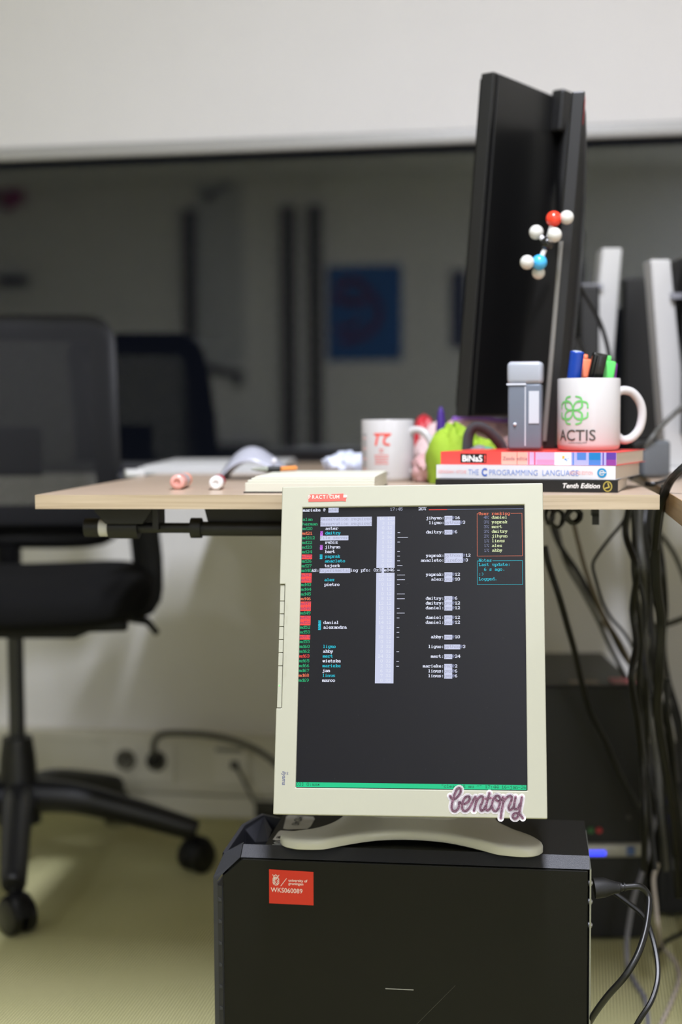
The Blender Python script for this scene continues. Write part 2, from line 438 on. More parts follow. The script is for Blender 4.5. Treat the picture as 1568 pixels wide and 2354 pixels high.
# pink cloth and a dark shelf at the left edge of the mirror image
A, C_ = on_back(-20, 385), on_back(58, 478)
t = MB(); t.M = WM
def cloth(u, v):
    return (A.x + (C_.x - A.x) * u, -DEEP + .04 + .02 * math.sin(u * 14) + .01 * math.sin(v * 6), A.z + (C_.z - A.z) * v * (1 - .1 * math.sin(u * 9)))
for i, (m0, a, bb) in enumerate(((0, 0, .45), (1, .45, 1.0))):
    t.mi = m0; t.grid(lambda u, v, a=a, bb=bb: cloth(a + (bb - a) * u, v), 10, 10)
o = t.build('hanging_cloth', [mat('cloth_orange', '8E6A62', 0.9), mat('cloth_pink', '9A2C58', 0.9)])
o.modifiers.new('thickness', 'SOLIDIFY').thickness = .006
tag(o, 'pink and dull orange cloth hanging on the wall, mirrored at the window\'s left', 'cloth')
A, C_ = on_back(5, 638), on_back(66, 656)
t = MB(); t.M = WM; t.b2(A.x, C_.x, -DEEP, -DEEP + .12, C_.z, A.z)
o = t.build('wall_shelf', BLACKP, None, .003); tag(o, 'small dark wall shelf mirrored in the window above the mesh chair back', 'shelf')

# --- sockets in the trunking
sk = mat('socket_plastic', 'E4E1D4', 0.4); skd = mat('socket_recess', '5C594E', 0.6)
def socket(name, label, p0, p1):
    a, c = on_wall(*p0, -.05), on_wall(*p1, -.05)
    t = thing(name, label, 'socket'); t.matrix_world = WM @ Matrix.Translation((a.x, -.049, c.z))
    w_, h_ = c.x - a.x, a.z - c.z
    m = MB(); m.b2(0, w_, -.006, 0, 0, h_); m.build('frame_plate', sk, t, .0015)
    return t, w_, h_
t, w_, h_ = socket('wall_socket', 'double power socket in the trunking with one black plug in it', (254, 1703), (402, 1800))
for cx_ in (.25 * w_, .73 * w_):
    m = MB(); m.lathe([(.024, 0), (.024, .0035), (.0195, .0035), (.0195, -.001), (1e-6, -.001)], 28, (cx_, -.006, h_ * .55), Matrix.Rotation(PI / 2, 3, 'X'))
    s = m.build('round_recess', skd, t)
    if cx_ < .5 * w_:
        m = MB()
        for dx in (-.009, .009): m.cyl((cx_ + dx, -.0052, h_ * .55), (cx_ + dx, -.0085, h_ * .55), .0027, 10)
        m.build('contact_hole', INK, s)
t, w_, h_ = socket('data_outlet', 'square data outlet in the trunking with a grey network lead plugged in', (492, 1712), (572, 1806))
m = MB(); m.b2(w_ * .06, w_ * .85, -.0085, -.006, h_ * .84, h_ * .95); m.build('label_strip', mat('strip_grey', '8B8B82', 0.5), t)
m = MB(); m.b2(w_ * .5, w_ * .72, -.008, -.006, h_ * .42, h_ * .62); m.build('port', INK, t)

# ------------------------------------------------------------ workstation in front
TY = math.radians(-7.59)
TM = frame((-0.160, 1.7345, 0), TY); TI = TM.inverted()     # x along the side panel, y to the back, z up
TW, TD, TH = 0.460, 0.172, 0.386
def tl(p): return TI @ Vector(p)
def tz(px, py, z=.386):
    q = tl(atz(px, py, z)); return (q.x, q.y, z)
metal = mat('tower_side_metal', '0C0C08', 0.42, bump=0.25, bscale=1600, spec=0.22)
topm = mat('tower_top_metal', '0E0D0B', 0.5, bump=0.6, bscale=900, spec=0.4)
cham = mat('tower_chamfer', '2A2B30', 0.42, bump=0.3, bscale=1400)
tower = thing('computer_tower', 'black workstation tower in front carrying the beige monitor, red asset sticker on its side', 'computer', M=TM)
# side panel with the cut corner
m = MB()
m.prism([(.0105, .02), (.0105, .351), (.0355, .3735), (.458, .3735), (.458, .02)], 'y', 0.0, .004)
m.build('side_panel', metal, tower, .0012)
# case: flat top, chamfer all round, back
m = MB()
m.prism([(.060, .012), (.060, .386), (.460, .386), (.460, .012)], 'y', .020, TD)
m.build('case', topm, tower, .001)
m = MB()                                                     # chamfer band of the near side
m.add([(.033, .003, .3745), (.460, .003, .3745), (.460, .0195, .3862), (.033, .0195, .3862), (.033, .0195, .365), (.460, .0195, .365)],
      [(0, 1, 2, 3), (1, 5, 2), (0, 3, 4), (0, 4, 5, 1), (3, 2, 5, 4)])
m.build('top_edge', cham, tower)
# front bezel: cut corner, rim and hollow handle
m = MB()
m.add([(.032, .003, .3745), (.032, .0195, .3862), (.008, .0195, .374), (-.0025, .003, .348), (-.0025, .003, .02), (.0035, .001, .02), (.0035, .001, .345), (.0085, .001, .352)],
      [(0, 1, 2, 3), (0, 3, 6, 7), (3, 4, 5, 6)])
m.add([(.008, .0195, .374), (.032, .0195, .3862), (.032, .028, .3862), (.010, .028, .374), (.008, .0195, .33), (.032, .0195, .33), (.032, .028, .33), (.010, .028, .33)],
      [(0, 1, 2, 3), (3, 2, 6, 7)])
A_, B_, C_, D_ = Vector((.006, .0195, .374)), Vector(tz(556, 1895, .384)), Vector(tz(602, 1870, .386)), Vector(tz(646, 1879, .386))
rim = [A_, B_, C_, D_]
inn = [Vector((.011, .022, .374)), B_ + Vector((.005, -.003, 0)), C_ + Vector((.003, -.006, 0)), D_ + Vector((0, -.006, 0))]
for i in range(3):
    a, b_, c, d = rim[i], rim[i + 1], inn[i + 1], inn[i]
    dn = Vector((0, 0, -.05)); vs = [a, b_, c, d, a + dn, b_ + dn, c + dn, d + dn]
    m.add(vs, [(0, 1, 2, 3), (0, 4, 5, 1), (3, 2, 6, 7)])
m.prism([(-.0025, .003), (.060, .003), (.060, TD), (.030, TD), (.004, .12), (-.0025, .02)], 'z', .012, .335)
m.build('front_bezel', cham, tower)
m = MB()
q = [tz(558, 1899, .381), tz(606, 1874, .384), tz(625, 1908, .380), tz(615, 1934, .378), tz(587, 1936, .366)]
m.add(q + [(x, y, z - .03) for x, y, z in q], [(0, 1, 2, 3, 4), (0, 4, 9, 5), (1, 6, 7, 2), (3, 2, 7, 8), (4, 3, 8, 9)])
m.build('handle_grip', mat('grip_dark', '25262C', 0.5, bump=0.4, bscale=1200), tower)
m = MB(); m.b2(.006, .058, .022, .165, .335, .340); m.build('handle_hollow', INK, tower)  # hollow floor in black: the shade of deep holes put into its colour
for z in [.3206 - .0277 * k for k in range(11)]:
    m = MB(); m.prism([(.0045, z + .003), (.0082, z + .001), (.0082, z - .002), (.0045, z - .002)], 'y', -.0004, .003)
    m.build('vent_rib', cham, tower)
m = MB()
m.b2(.0036, .0090, .0006, .0030, .02, .338); m.build('vent_slot', INK, tower)
for x in (.04, .42):
    for y in (.03, .145):
        m = MB(); m.cyl((x, y, 0), (x, y, .021), .014, 16); m.build('foot', BLACKR, tower)
m = MB(); m.add([(.2129, -.0003, .2166), (.2477, -.0003, .2166), (.2477, -.0003, .2178), (.2129, -.0003, .2178)], [(0, 1, 2, 3)])
m.build('scratch', mat('scratch_grey', '8A8A84', 0.4), tower)
m = MB()
def SP(x, y, z): return (x, -.0003 - z, y)
m.ribbon([(.2514, .1743), (.2989, .2254)], .00035, 0, SP)
m.build('scratch', mat('scratch_dim', '45453E', 0.4), tower)
for z in (.355, .332, .303, .17):
    m = MB(); m.sphere((.4605, .012, z), .004, 12); m.build('rear_screw', SILVER, tower)
m = MB(); m.b2(.460, .462, .002, .165, .02, .375); m.build('rear_plate', mat('rear_metal', '8F9088', 0.5, metal=0.8), tower)

# red asset sticker
stk = MB()
def TP(z0=0.0):
    return lambda x, y, z: (x, -.0007 - z, y)
stk.add([(.0690, -.0006, .3617), (.1245, -.0006, .3604), (.1243, -.0006, .3183), (.0688, -.0006, .3188)], [(3, 2, 1, 0)])
sx0, sz0 = .0690, .3190
def ST(x, y, z): return (sx0 + x / 803 * .0555, -.0009 - z, .3617 - (y - 455) / 622 * .0426 - (x / 803) * .0008)
stk.mi = 1
def stt(s, size, x, y, **k):
    sc = .0555 / 803
    stk.text(s, size, lambda a, b, z: (sx0 + x * sc + a, -.0009 - z, ST(x + a / sc, y, 0)[2] + b), **k)
stt('university of', .0047, 350, 660, bold=.00005)
stt('groningen', .0047, 350, 718, bold=.00005)
stt('WKS060089', .0083, 30, 868, sx=.93)
stk.ribbon([(ST(212, 748, 0)[0], ST(212, 748, 0)[2]), (ST(316, 606, 0)[0], ST(316, 606, 0)[2])], .0006, .0002, lambda x, y, z: (x, -.0009 - z, y))
def SR(pts, w): stk.ribbon([(ST(a - 148, b, 0)[0], ST(a - 148, b, 0)[2]) for a, b in pts], w, .0002, lambda x, y, z: (x, -.0009 - z, y))
# crowned shield with diagonal bands
SR([(215, 548), (235, 585), (250, 560), (270, 545), (290, 560), (308, 585), (330, 548)], .0006)
SR([(230, 598), (312, 598)], .0009); SR([(222, 572), (322, 572)], .0004)
SR([(218, 612), (218, 700), (240, 730), (272, 742), (305, 730), (326, 700), (326, 612), (218, 612)], .0005)
for k in range(4): SR([(222, 700 - k * 24), (262 - 0, 618 + k * 0)] if k == 3 else [(226, 720 - k * 30), (246, 690 - k * 30)], .0007)
for a, b in (((236, 724), (262, 690)), ((262, 736), (300, 692)), ((290, 732), (322, 700)), ((290, 668), (322, 628)), ((300, 690), (324, 662)), ((270, 640), (286, 618))): SR([a, b], .0007)
SR([(232, 630), (250, 622), (262, 640), (244, 655), (262, 668)], .0005); SR([(250, 670), (272, 700)], .0005)
sticker = stk.build('asset_sticker', [mat('sticker_red', 'CF2812', 0.45), mat('sticker_white', 'F2E8E4', 0.5)], tower)
# labels on the top
lb = MB()
P4 = [tz(651, 1906), tz(658, 1878), tz(664, 1874), tz(720, 1878), tz(724, 1884), tz(714, 1901), tz(706, 1907), tz(660, 1908)]
lb.add([(x, y, .3866) for x, y, z in P4], [tuple(range(8))])
lb.mi = 1
u0, v0 = P4[0][0], P4[0][1]
lb.text('MD40', .017, lambda x, y, z: (P4[0][0] + .008 + y * .85, P4[1][1] + .002 - x * .98, .3870), sx=1.0)
lb.build('handwritten_label', [mat('label_grey', 'B9B7B3', 0.7, var=0.15, vscale=60), INK], tower)
lb = MB()
q = [tz(627, 1931), tz(640, 1913), tz(645, 1910), tz(690, 1912), tz(690, 1932), tz(634, 1933)]
lb.add([(x, y, .3866) for x, y, z in q], [tuple(range(6))])
lb.mi = 1
for i in range(10):
    x = q[0][0] + .0035 + i * .0017; lb.b2(x, x + .0006 + .0005 * (i % 3), q[0][1] + .006, q[0][1] + .014, .3866, .3870)
lb.build('barcode_label', [mat('label_white', 'D6D4D2', 0.6), INK], tower)
lb = MB(); c = tz(641, 1938)
lb.add([(c[0] + .0065 * math.cos(a * PI / 12), c[1] + .0065 * math.sin(a * PI / 12), .3865) for a in range(24)], [tuple(range(24))])
lb.mi = 1; lb.text('hp', .0085, lambda x, y, z: (c[0] - .0045 + x, c[1] - .0022 + y, .3868), shear=.3)
c2 = tz(626, 1942.5)
lb.mi = 0; lb.b2(c2[0], c2[0] + .02, c2[1], c2[1] + .0012, .3862, .3865)
lb.build('maker_badge', [mat('badge_grey', 'A9ABAE', 0.4), INK], tower)

# ------------------------------------------------------------ the beige monitor on its side
MM = Matrix(((0.99113, 0.02417, -0.13071, 0.08311), (-0.13209, 0.28897, -0.94818, 1.68152), (0.01485, 0.95703, 0.2896, 0.64747), (0, 0, 0, 1)))
mon = thing('computer_monitor', 'beige monitor turned upright on the tower, showing a dark terminal list of user names', 'monitor', M=TM @ Matrix.Translation((.245, .09, .387)))
NI = mon.matrix_world.inverted() if False else (TM @ Matrix.Translation((.245, .09, .387))).inverted()
NM = NI @ MM                                                 # screen frame inside the thing
BZ = mat('beige_plastic', 'AAA998', 0.45, bump=0.02, bscale=900, spec=0.35)
m = MB(); m.M = NM
xs = [-.1612, -.1545, -.1353, .1353, .1576]; ys = [-.2004, -.1692, -.0764, .0736, .1692, .1958]
ZF, ZB = .004, -.016
def has(i, j):
    if not (0 <= i < 4 and 0 <= j < 5): return False
    if i == 2 and j in (1, 2, 3): return False
    return not (i == 0 and j == 2)
vs = [(x, y, z) for z in (ZF, ZB) for x in xs for y in ys]
def vi(i, j, k): return k * 30 + i * 6 + j
fs = []
for i in range(4):
    for j in range(5):
        if not has(i, j): continue
        fs.append((vi(i, j, 0), vi(i + 1, j, 0), vi(i + 1, j + 1, 0), vi(i, j + 1, 0)))
        fs.append((vi(i, j + 1, 1), vi(i + 1, j + 1, 1), vi(i + 1, j, 1), vi(i, j, 1)))
        if not has(i - 1, j): fs.append((vi(i, j, 0), vi(i, j + 1, 0), vi(i, j + 1, 1), vi(i, j, 1)))
        if not has(i + 1, j): fs.append((vi(i + 1, j, 1), vi(i + 1, j + 1, 1), vi(i + 1, j + 1, 0), vi(i + 1, j, 0)))
        if not has(i, j - 1): fs.append((vi(i, j, 1), vi(i + 1, j, 1), vi(i + 1, j, 0), vi(i, j, 0)))
        if not has(i, j + 1): fs.append((vi(i, j + 1, 0), vi(i + 1, j + 1, 0), vi(i + 1, j + 1, 1), vi(i, j + 1, 1)))
m.add(vs, fs); bezel = m.build('bezel', BZ, mon, .0013, 3)
m = MB(); m.M = NM
m.b2(-.1595, .1560, -.1988, .1942, -.024, -.016)
def ring(x, y, z): return [(-x + .0, -y, z), (x, -y, z), (x, y, z), (-x, y, z)]
m.add(ring(.150, .185, -.024) + ring(.115, .14, -.052), [(0, 1, 5, 4), (1, 2, 6, 5), (2, 3, 7, 6), (3, 0, 4, 7), (7, 6, 5, 4)])
m.build('back_housing', BZ, mon)
# buttons down the side
by = [.0730, .0530, .0375, .0220, .0064, -.0092, -.0248, -.0758][:7] + [-.0758]
edges = [.0732, .0536, .0380, .0225, .0070, -.0085, -.0240, -.0400 - .0358]
edges = [.0732, .0532, .0375, .0218, .0060, -.0098, -.0257, -.0417, -.0760]
for k in range(7):
    y1 = edges[k]; y0 = edges[k + 1] if k < 6 else -.0760
    m = MB(); m.M = NM; m.b2(-.1604, -.1551, y0 + .0004, y1 - .0004, -.012, .0020)
    bt = m.build('side_button', BZ, mon, .0004)
m = MB(); m.M = NM; m.b2(-.1588, -.1574, -.0502, -.0488, .0020, .0023)
m.build('power_light', mat('led_green', '66FF66', emit=1.2), mon)
emb = mat('embossed_beige', 'A8A791', 0.5)
m = MB(); m.M = NM
def rt(s, size, x, y, **k): m.text(s, size, lambda a, b, z: (x + b, y - a, .0041 + z), **k)
for s, y in (('PROG', .0505), ('MENU', .0345), ('- / 0', .0165), ('+ / 0', .0010), ('AUTO', -.0135), ('POWER', -.0275)):
    rt(s, .0034, -.1522, y)
m.build('button_lettering', emb, mon)
m = MB(); m.M = NM
rt('iiyama', .0068, -.1512, -.1502, shear=.25, bold=.00012, sx=.95)
for dy in (0, -.0019):
    m.add([(-.1452 + .0009 * math.cos(a * PI / 6), -.1520 + dy + .0009 * math.sin(a * PI / 6), .0041) for a in range(12)] +
          [(-.1452 + .0005 * math.cos(a * PI / 6), -.1520 + dy + .0005 * math.sin(a * PI / 6), .0041) for a in range(12)],
          [(a, (a + 1) % 12, 12 + (a + 1) % 12, 12 + a) for a in range(12)])
m.build('maker_lettering', mat('lettering_blue_grey', '5B5F78', 0.5), mon)
# red embossed tape
m = MB(); m.M = NM
def LT(x, y):                                                # pixels of a 1568-wide close view of the corner
    px_, py_ = 640 + x / 7.127, 1100 + y / 7.127
    o_ = MM.inverted() @ O; d_ = MM.to_3x3().inverted() @ ray(px_, py_); s_ = (.0043 - o_.z) / d_.z
    q_ = o_ + d_ * s_; return (q_.x, q_.y)
tape = [(488, 300), (520, 262), (815, 256), (828, 290), (875, 256), (1065, 246), (1072, 318), (1112, 316), (1105, 374), (1050, 366), (800, 376), (495, 380)]
q = [LT(*p) for p in tape]
m.add([(a, b, .0046) for a, b in q] + [(a, b, .0041) for a, b in q], [tuple(range(11, -1, -1))] + [(i, (i + 1) % 12, 12 + (i + 1) % 12, 12 + i) for i in range(12)])
m.mi = 1
for ch, x in zip('PRACTICUM', (490, 550, 608, 665, 728, 790, 836, 890, 945)):
    a, b = LT(x, 334 - (x - 490) * .012); m.text(ch, .0064, lambda u, v, z: (a + u * .88, b + v, .0048), bold=.00010)
a, b = LT(1065, 312); m.b2(a, a + .0045, b, b + .003, .0046, .0048)
m.build('label_tape', [mat('tape_red', 'EE5B52', 0.4), mat('tape_letters', 'F6C9C0', 0.5)], mon)

# --- the screen: a terminal of 85 x 58 cells
FONT = {
'a':'....../....../.###../....#./.####./#...#./.###.#/....../......','b':'##..../.#..../.####./.#...#/.#...#/.#...#/##.##./....../......',
'c':'....../....../.####./#...#./#...../#...#./.###../....../......','d':'...##./....#./.####./#...#./#...#./#...#./.##.##/....../......',
'e':'....../....../.###../#...#./#####./#...../.####./....../......','f':'..###./.#..../####../.#..../.#..../.#..../####../....../......',
'g':'....../....../.##.##/#...#./#...#./#...#./.####./....#./.###..','h':'#...../#...../#.##../##..#./#...#./#...#./#...#./....../......',
'i':'..#.../....../.##.../..#.../..#.../..#.../.###../....../......','j':'...#../....../.###../...#../...#../...#../...#../#..#../.##...',
'k':'##..../.#..../.#.##./.#.#../.##.../.#.#../##.##./....../......','l':'.##.../..#.../..#.../..#.../..#.../..#.../.###../....../......',
'm':'....../....../##.##./#.#.#./#.#.#./#.#.#./#.#.##/....../......','n':'....../....../#.##../##..#./#...#./#...#./##.##./....../......',
'o':'....../....../.###../#...#./#...#./#...#./.###../....../......','p':'....../....../##.##./.#...#/.#...#/.#...#/.####./.#..../###...',
'q':'....../....../.##.##/#...#./#...#./#...#./.####./....#./...###','r':'....../....../##.##./.##..#/.#..../.#..../####../....../......',
's':'....../....../.####./#...../.###../....#./####../....../......','t':'.#..../.#..../####../.#..../.#..../.#..#./..##../....../......',
'u':'....../....../##.##./.#..#./.#..#./.#..#./..##.#/....../......','v':'....../....../##.##./#...#./.#.#../.#.#../..#.../....../......',
'w':'....../....../##.##./#.#.#./#.#.#./#####./.#.#../....../......','x':'....../....../##.##./.#.#../..#.../.#.#../##.##./....../......',
'y':'....../....../##.##./#...#./.#.#../.###../..#.../..#.../##....','z':'....../....../#####./#..#../..#.../.#..#./#####./....../......',
'0':'.###../#...#./#...#./#...#./#...#./#...#./.###../....../......','1':'..#.../.##.../..#.../..#.../..#.../..#.../.####./....../......',
'2':'.###../#...#./....#./...#../..#.../.#..#./#####./....../......','3':'.###../#...#./....#./..##../....#./#...#./.###../....../......',
'4':'...##./..#.#./.#..#./#...#./######/....#./...##./....../......','5':'#####./#...../####../....#./....#./#...#./.###../....../......',
'6':'..##../.#..../#...../####../#...#./#...#./.###../....../......','7':'#####./#...#./....#./...#../..#.../..#.../..#.../....../......',
'8':'.###../#...#./#...#./.###../#...#./#...#./.###../....../......','9':'.###../#...#./#...#./.####./....#./...#../.##.../....../......',
'@':'.###../#...#./#.###./#.#.#./#.##../#...../.###../....../......','%':'##...#/##..#./...#../..#.../.#..../#..##./...##./....../......',
':':'....../....../..#.../..#.../....../..#.../..#.../....../......','.':'....../....../....../....../....../..#.../..#.../....../......',
'(':'...#../..#.../.#..../.#..../.#..../..#.../...#../....../......',')':'.#..../..#.../...#../...#../...#../..#.../.#..../....../......',
'[':'.###../.#..../.#..../.#..../.#..../.#..../.###../....../......',']':'.###../...#../...#../...#../...#../...#../.###../....../......',
'"':'.#.#../.#.#../....../....../....../....../....../....../......','~':'....../.##.#./#..#../....../....../....../....../....../......',
'&':'.##.../#..#../#..#../.##.../#..##./#..#../.##.#./....../......','*':'....../....../#.#.#./.###../.###../#.#.#./....../....../......',
'-':'....../....../....../#####./....../....../....../....../......','R':'####../.#..#./.#..#./.###../.#.#../.#..#./##..##/....../......',
'F':'#####./.#..#./.#..../.###../.#..../.#..../###.../....../......','E':'#####./.#..#./.#..../.###../.#..../.#..#./#####./....../......',
'A':'..#.../..#.../.#.#../.#.#../.###../#...#./##.##./....../......','S':'.####./#...#./#...../.###../....#./#...#./####../....../......',
'U':'##.##./.#..#./.#..#./.#..#./.#..#./.#..#./..##../....../......','N':'##..##/.#..#./.##.#./.##.#./.#.##./.#.##./##..#./....../......',
'L':'###.../.#..../.#..../.#..../.#..../.#..#./#####./....../......','V':'##.##./#...#./#...#./.#.#../.#.#../..#.../..#.../....../......',
}
CW, CH = .2703 * 12 / 1024, .3379 * 22 / 1280
SCOL = {'g': ('screen_green', '14B877', 1.0), 'w': ('screen_white', 'E6EAFF', 1.15), 'c': ('screen_cyan', '10C8E0', 1.0), 'o': ('screen_orange', 'FF8058', 1.0),
        'r': ('screen_red', 'FF4A40', 1.0), 'R': ('screen_red_text', '8C3C78', 0.9), 'b': ('screen_box', 'CBD0EA', 1.0), 't': ('screen_box_text', 'A0A3BC', 1.0),
        'n': ('screen_number', 'E2E6F4', 1.0), 'd': ('screen_dim', '7E84A8', 1.0), 'm': ('screen_magenta', 'D070F0', 1.0), 'y': ('screen_yellow', 'E4F0B8', 1.0),
        'G': ('screen_bar', '08C98A', 1.0), 'k': ('screen_dark_text', '0A5A44', 0.7), 'M': ('screen_magenta_text', '8040A0', .8), 'C': ('screen_cyan_text', '087890', .8),
        'D': ('screen_grey', 'A8ACC4', 1.0)}
KEYS = list(SCOL); scr = MB(); scr.M = NM
def emat(name, col, st):
    m_ = mat(name, '101012', 0.35, emit=st, emit_col=col, spec=0.3); return m_
SM = [mat('screen_glass', '040405', 0.34, emit=0.009, emit_col='C8C8FF', spec=0.3)] + [emat(*SCOL[k]) for k in KEYS]
scr.add([(-.1356, -.1695, 0), (.1356, -.1695, 0), (.1356, .1695, 0), (-.1356, .1695, 0)], [(0, 1, 2, 3)])
def cellrect(c0, r0, c1, r1, k, z=.00012):
    scr.mi = 1 + KEYS.index(k)
    x0, x1 = -.13515 + c0 * CW, -.13515 + c1 * CW; y0, y1 = .16895 - r0 * CH, .16895 - r1 * CH
    scr.add([(x0, y1, z), (x1, y1, z), (x1, y0, z), (x0, y0, z)], [(0, 1, 2, 3)])
def put(s, col, row, k, bold=0.0, z=.00024):
    for ch in s:
        g = FONT.get(ch)
        if g:
            for ry, line in enumerate(g.split('/')):
                cx0 = 0
                while cx0 < 6:
                    if line[cx0] == '#':
                        e = cx0
                        while e < 6 and line[e] == '#': e += 1
                        cellrect(col + (cx0 + .05 - bold) / 6, row + (ry + 1.05) / 11, col + (e + .05 + bold) / 6, row + (ry + 2.05) / 11, k, z)
                        cx0 = e
                    else: cx0 += 1
        col += 1
def boxed(s, col, row, k='b', t='t'):
    cellrect(col, row, col + len(s), row + 1, k); put(s, col, row, t)
put('marieke', 0, 0, 'w', .18); put('@', 8, 0, 'w'); boxed('md40', 10, 0); put('17:45', 34, 0, 'D'); put('20%', 45, 0, 'w', .12)
cellrect(49, .58, 56, .72, 'r'); cellrect(56, .60, 85, .70, 'd')
rows = [('alan', 'g', 16, 128), ('herman', 'g', 3, 128), ('md20', 'g', 0, 12), ('md21', 'o', 6, 12), ('md212', 'g', 2, 96), ('md22', 'g', 1, 12), ('md23', 'g', 1, 12),
        ('md24', 'g', 0, 12), ('md25', 'X', 5, 12), ('md26', 'g', 2, 12), ('md27', 'g', 0, 12), ('md40', 'g', 0, 12), ('md41', 'X', 12, 12), ('md42', 'X', 10, 12),
        ('md43', 'g', 0, 12), ('md44', 'g', 1, 12), ('md45', 'g', 0, 12), ('md46', 'o', 8, 12), ('md47', 'X', 12, 12), ('md48', 'X', 12, 12), ('md49', 'g', 0, 12),
        ('md50', 'X', 12, 12), ('md51', 'X', 14, 12), ('md52', 'g', 0, 12), ('md53', 'g', 0, 12), ('md54', 'X', 10, 12), ('md55', 'g', 0, 12), ('md60', 'g', 3, 32),
        ('md62', 'g', 0, 32), ('md63', 'r', 24, 32), ('md65', 'g', 0, 32), ('md66', 'g', 2, 32), ('md67', 'g', 6, 32), ('md68', 'o', 7, 32), ('md69', 'g', 0, 32)]
cellrect(29, 2, 36, 13, 'b'); cellrect(29, 14, 36, 37, 'b'); cellrect(31, 13, 32, 14, 'b')
for i, (h, k, a, n) in enumerate(rows):
    r = i + 2
    if k == 'X': boxed(h, 0, r, 'r', 'R')
    else: put(h, 0, r, k, .08)
    if r != 13:
        put(str(a), 32 - len(str(a)), r, 'n'); put(str(n), 33, r, 'n')
boxed('Reservation required', 7, 2); boxed('Reservation required', 7, 3); boxed('File server', 7, 6)
put('AS:', 4, 13, 'w', .1); boxed('Experimental', 7, 13); put('ing pfn: 0x3', 19, 13, 'w', .1); put('e846', 32, 13, 'w', .1)
for s, r, k in (('aster', 4, 'w'), ('dmitry', 5, 'c'), ('rubiz', 7, 'w'), ('jihyun', 8, 'w'), ('bart', 9, 'w'), ('yaprak', 10, 'c'), ('anacleto', 11, 'c'), ('tsjerk', 12, 'w'),
                ('alex', 15, 'c'), ('pietro', 16, 'w'), ('danial', 24, 'w'), ('alexandra', 25, 'w'), ('liguo', 29, 'c'), ('abby', 30, 'w'), ('mert', 31, 'c'),
                ('wietske', 32, 'w'), ('marieke', 33, 'c'), ('jan', 34, 'w'), ('linus', 35, 'c'), ('marco', 36, 'w')):
    put(s, 9, r, k, .18)
boxed('V', 7, 5, 'm', 'M'); boxed('V', 7, 8, 'm', 'M')
for r in (10, 24, 25): boxed('S', 7, r, 'c', 'C')
for r, n in {5: 1, 6: 4, 7: 1, 9: 1, 10: 1, 11: 1, 12: 2, 13: 1, 14: 3, 15: 3, 16: 1, 18: 3, 19: 3, 21: 1, 22: 3, 23: 1, 25: 1, 26: 1, 27: 1, 30: 1, 32: 1, 33: 1}.items():
    cellrect(37, r + .45, 37 + n, r + .54, 'w')
for r, nm, pr, n in ((2, 'jihyun', 'gmx', 16), (3, 'liguo', 'python', 3), (5, 'dmitry', 'gmx', 6), (10, 'yaprak', 'python3', 12), (11, 'anacleto', 'firefox', 3),
                     (14, 'yaprak', 'gmx', 12), (15, 'alex', 'gmx', 10), (19, 'dmitry', 'gmx', 6), (20, 'dmitry', 'gmx', 12), (21, 'daniel', 'gmx', 12), (23, 'daniel', 'gmx', 12),
                     (24, 'daniel', 'gmx', 12), (27, 'abby', 'gmx', 10), (29, 'liguo', 'python', 3), (31, 'mert', 'gmx', 24), (33, 'marieke', 'vmd', 2), (34, 'linus', 'gmx', 6), (35, 'linus', 'gmx', 6)):
    put(nm, 54 - len(nm), r, 'w', .18); put(':', 54, r, 'w'); boxed(pr, 55, r); put('@', 55 + len(pr), r, 'd'); put(str(n), 56 + len(pr), r, 'w', .18)
def frame_box(c0, r0, c1, r1, k, tlen):
    t_ = .07; tv = .12
    cellrect(c0, r0, c0 + .7, r0 + t_, k); cellrect(c0 + .8 + tlen, r0, c1, r0 + t_, k); cellrect(c0, r1, c1, r1 + t_, k)
    cellrect(c0, r0, c0 + tv, r1 + t_, k); cellrect(c1 - tv, r0, c1, r1 + t_, k)
frame_box(67.4, 1.6, 84.5, 10.6, 'o', 12); put('User ranking', 68, 1.2, 'o')
for i, (p, nm) in enumerate(((4, 'daniel'), (3, 'yaprak'), (3, 'mert'), (3, 'dmitry'), (2, 'jihyun'), (1, 'linus'), (1, 'alex'), (1, 'abby'))):
    put(str(p) + '%', 70, 2 + i, 'd'); put(nm, 73, 2 + i, 'y', .15)
frame_box(67.4, 11.6, 84.5, 16.6, 'c', 5); put('Notes', 68, 11.1, 'c')
for i, s in enumerate(('Last update:', '  6 s ago.', ':)', 'Logged.')): put(s, 68, 12 + i, 'c', .05)
cellrect(0, 57.1, 85, 58.05, 'G'); put('[0] 0:mu*', 0, 57.1, 'k'); put('"clear && mu ~" 17:44 16-jan-26', 54, 57.1, 'k')
scr.build('screen', SM, mon)
# dust on the screen
random.seed(3)
m = MB(); m.M = NM
for _ in range(150):
    x, y, s = random.uniform(-.13, .13), random.uniform(-.16, .165), random.choice([.00010, .00012, .00016, .0003])
    m.add([(x, y, .0003), (x + s, y, .0003), (x + s, y + s, .0003), (x, y + s, .0003)], [(0, 1, 2, 3)])
m.build('dust', mat('dust', '77777A', 0.9), mon)['kind'] = 'stuff'

